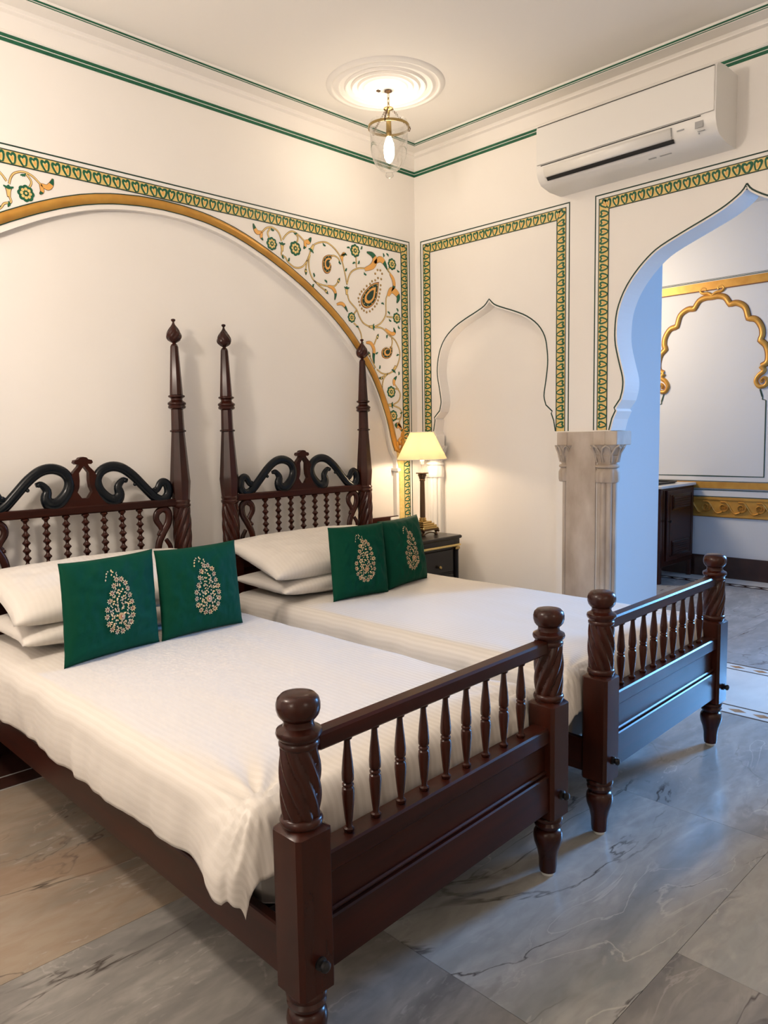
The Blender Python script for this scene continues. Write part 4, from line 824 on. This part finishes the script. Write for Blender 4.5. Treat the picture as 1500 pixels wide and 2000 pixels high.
point('lantern_light', (PX, PY, 3.08), 8.5, (1, .88, .74), .042)

# ================= AIR CONDITIONER =================
A0, A1 = 1.520, 2.512
ac = thing('air_conditioner', (WX, (A0+A1)/2, 2.83), 'white split air conditioner high on the wall left of the open arch', 'air conditioner')
pf = [(0,3.176),(.150,3.176),(.215,3.168),(.243,3.156),(.250,3.143),(.252,2.945),(.250,2.915),(.240,2.885),(.222,2.862),(.200,2.848),(.150,2.838),(.120,2.832),(0,2.832)]
m_ = MB(); n = len(pf); m_.add([(WX-d, yy, z) for yy in (A0, A1) for d, z in pf], [(i, (i+1) % n, n+(i+1) % n, n+i) for i in range(n)]+[tuple(range(n)), tuple(range(2*n-1, n-1, -1))])
cas = m_.build('casing', 'ac', ac, smooth=30)
MB().box((WX-.258, A0+.006, 2.946), (WX-.250, A1-.004, 3.146), 0, .003).build('front_panel', 'ac', ac)
MB().box((WX-.2535, A0+.07, 2.938), (WX-.249, A1-.03, 2.9425)).build('panel_gap', 'slot', ac)
MB().box((WX-.255, A0+.01, 3.147), (WX-.246, A1-.01, 3.1505)).build('top_gap', 'slot', ac)
fp = [(.2535,2.926),(.2525,2.912),(.243,2.884),(.236,2.875)]
f_ = MB(); f_.add([(WX-d-.003, yy, z) for yy in (A0+.215, A1-.05) for d, z in fp], [(i, i+1, 5+i, 4+i) for i in range(3)]); fl_ = f_.build('vent_flap', 'ac', ac, smooth=40)
s_ = fl_.modifiers.new('t', 'SOLIDIFY'); s_.thickness = .003
sp_ = [(.2405,2.8765),(.234,2.868),(.226,2.8605)]
s_ = MB(); s_.add([(WX-d-.0025, yy, z-.0025) for yy in (A0+.205, A1-.06) for d, z in sp_], [(0, 1, 4, 3), (1, 2, 5, 4)]); s_.build('outlet_slot', 'slot', ac)
MB().box((WX-.2545, A0+.211, 2.885), (WX-.2515, A0+.213, 2.926)).box((WX-.2535, A1-.05, 2.925), (WX-.2515, A0+.215, 2.9265)).build('flap_seam', 'acgrey', ac)
MB().box((WX-.2545, A0+.058, 2.888), (WX-.2505, A0+.096, 2.918)).build('display', 'acgrey', ac)
MB().box((WX-.2540, A0+.150, 2.900), (WX-.2505, A0+.185, 2.905)).build('lettering_strip', 'acgrey', ac)
MB().box((WX-.2500, A0+.050, 2.872), (WX-.2440, A0+.085, 2.8745)).box((WX-.2500, A0+.078, 2.862), (WX-.2380, A0+.082, 2.868)).build('indicator_marks', 'acgrey', ac)
MB().box((WX-.170, A0+.33, 2.8395), (WX-.150, A0+.37, 2.8408)).box((WX-.170, A0+.25, 2.8395), (WX-.145, A0+.31, 2.8408)).build('underside_marks', 'acgrey', ac)

# ================= PILLARS =================
pil = thing('stone_pillar', (WX, 2.34, 0), 'carved sandstone pillar between the niche and the open arch', 'pillar')
# flat middle slab and capital block
MB().box((WX-.012, 2.262, 0), (WX+.10, 2.458, 1.462), 0, .003).build('middle_slab', 'stone', pil)
def colonette(cx_, cy_, par, m_, k=1.0, z_top=1.462, base=True):
    cap = MB()
    cap.lathe([(.048*k,1.165),(.058*k,1.168),(.062*k,1.185),(.062*k,1.225),(.052*k,1.245),(.046*k,1.250)], (cx_, cy_, 0), 48, rf=lambda a, z: 1-.12*(1-abs(math.cos(4*a)))*(1 if z < 1.24 else .3))
    cap.lathe([(.046*k,1.248),(.058*k,1.254),(.060*k,1.260),(.058*k,1.266),(.047*k,1.272)], (cx_, cy_, 0), 32)
    cap.lathe([(.046*k,1.270),(.052*k,1.300),(.060*k,1.318),(.062*k,1.322),(.058*k,1.326),(.064*k,1.350),(.080*k,1.380),(.084*k,1.384)], (cx_, cy_, 0), 64, rf=lambda a, z: 1+.045*math.cos(8*a))
    for q in range(8):
        a = 2*PI*q/8+PI/8
        cap.tube([(cx_+math.cos(a+d)*r*k, cy_+math.sin(a+d)*r*k, z) for d, r, z in ((-.26,.054,1.285),(-.34,.064,1.335),(-.20,.078,1.368),(0,.084,1.380),(.20,.078,1.368),(.34,.064,1.335),(.26,.054,1.285))], .0058*k, 6, up=(0, 0, 1))
    cap.build('capital', m_, par, smooth=50)
    MB().lathe([(.050*k,.14),(.050*k,1.168)], (cx_, cy_, 0), 64, rf=lambda a, z: 1-.24*(1-abs(math.cos(4*a)))**1.4).build('fluted_shaft', m_, par, smooth=50)
    if base: MB().lathe([(.075*k,0),(.075*k,.06),(.066*k,.07),(.070*k,.09),(.058*k,.11),(.064*k,.125),(.052*k,.145)], (cx_, cy_, 0), 40).build('base', m_, par, smooth=40)
colonette(WX+.035, 2.476, pil, 'stone', .88); colonette(WX+.035, 2.212, pil, 'stone', 1.16)
MB().box((WX-.018, 2.449, 1.382), (WX+.09, 2.520, 1.462), 0, .004).build('impost_block', 'stone', pil)
MB().box((WX-.022, 2.196, 1.382), (WX+.02, 2.276, 1.463), 0, .004).box((WX-.022, 2.124, 1.382), (WX+.150, 2.198, 1.463), 0, .004).build('impost_block', 'stone', pil)
pw = thing('plaster_half_column', (WX, 3.535, 0), 'white plaster fluted half column behind the table lamp', 'column')
colonette(WX+.020, 3.535, pw, 'white_paint', 1.05)
MB().box((WX-.03, 3.475, 1.382), (WX+.06, 3.595, 1.462), 0, .004).build('impost_block', 'white_paint', pw)

# ================= ALCOVE CABINET =================
cb = thing('cabinet', (7.2, 3.45, 0), 'dark louvred wooden cabinet with white marble top in the room beyond the arch', 'cabinet')
cx0, cx1, cy0, cy1 = 6.84, 7.57, 3.225, 3.75
MB().box((cx0-.02, cy0-.02, .918), (cx1+.01, cy1, .945), 0, .004).build('marble_top', 'inlay_white', cb)
MB().box((cx0, cy0, .16), (cx1, cy1, .918), 0, .004).build('body', 'wood', cb)
for xx in (cx0, cx1-.045):
    for yy in (cy0, cy1-.045): MB().box((xx, yy, 0), (xx+.045, yy+.045, .17), 0, .004).build('leg', 'wood', cb)
MB().box((cx0+.05, cy0-.004, .20), (cx0+.085, cy0, .90)).build('stile', 'wood', cb)
door = MB()
door.box((cx0+.10, cy0-.022, .215), (cx1-.05, cy0-.002, .895), 0, .004); door = door.build('door', 'wood_y', cb)
for z0, z1 in ((.715, .835), (.275, .395)):
    MB().box((cx0+.20, cy0-.030, z0-.012), (cx1-.15, cy0-.022, z1+.012)).build('louvre_frame', 'wood', door)
    MB().box((cx0+.215, cy0-.0315, z0), (cx1-.165, cy0-.030, z1)).build('louvre_recess', 'black', door)
    lv = MB()
    for k in range(5): zz = z0+.010+k*(z1-z0-.01)/5; lv.add([(a, b_, c_) for a in (cx0+.215, cx1-.165) for b_, c_ in ((cy0-.034, zz+.014), (cy0-.042, zz), (cy0-.040, zz-.003), (cy0-.032, zz+.011))], [(0, 1, 5, 4), (1, 2, 6, 5), (2, 3, 7, 6), (3, 0, 4, 7)])
    lv.build('louvre_slats', 'wood_x', door)
MB().box((cx0+.15, cy0-.0255, .255), (cx1-.10, cy0-.021, .262)).box((cx0+.15, cy0-.0255, .848), (cx1-.10, cy0-.021, .855)).box((cx0+.15, cy0-.0255, .255), (cx0+.157, cy0-.021, .855)).box((cx1-.107, cy0-.0255, .255), (cx1-.10, cy0-.021, .855)).build('door_moulding', 'wood', door)
MB().lathe([(.005,0),(.006,.014),(.014,.022),(.014,.030),(0,.036)], (cx0+.125, cy0-.022, .60), 14, axis=Vector((0, -1, 0))).build('door_knob', 'darkiron', door, smooth=40)
MB().tube([(cx0+.02, cy0+.05, .20), (cx1-.02, cy0+.05, .20)], .01, 6, up=(0, 0, 1)).build('stretcher', 'wood', cb)
tr = thing('tray', (7.1, 3.45, .945), 'flat black tray lying on the marble-topped cabinet', 'tray')
MB().box((6.90, 3.32, .945), (7.36, 3.56, .955), 0, .004).build('tray_base', 'black', tr)
MB().box((6.90, 3.31, .953), (7.36, 3.325, .968), 0, .003).box((6.90, 3.555, .953), (7.36, 3.57, .968), 0, .003).box((6.89, 3.31, .953), (6.905, 3.57, .968), 0, .003).box((7.355, 3.31, .953), (7.37, 3.57, .968), 0, .003).build('tray_rim', 'black', tr)
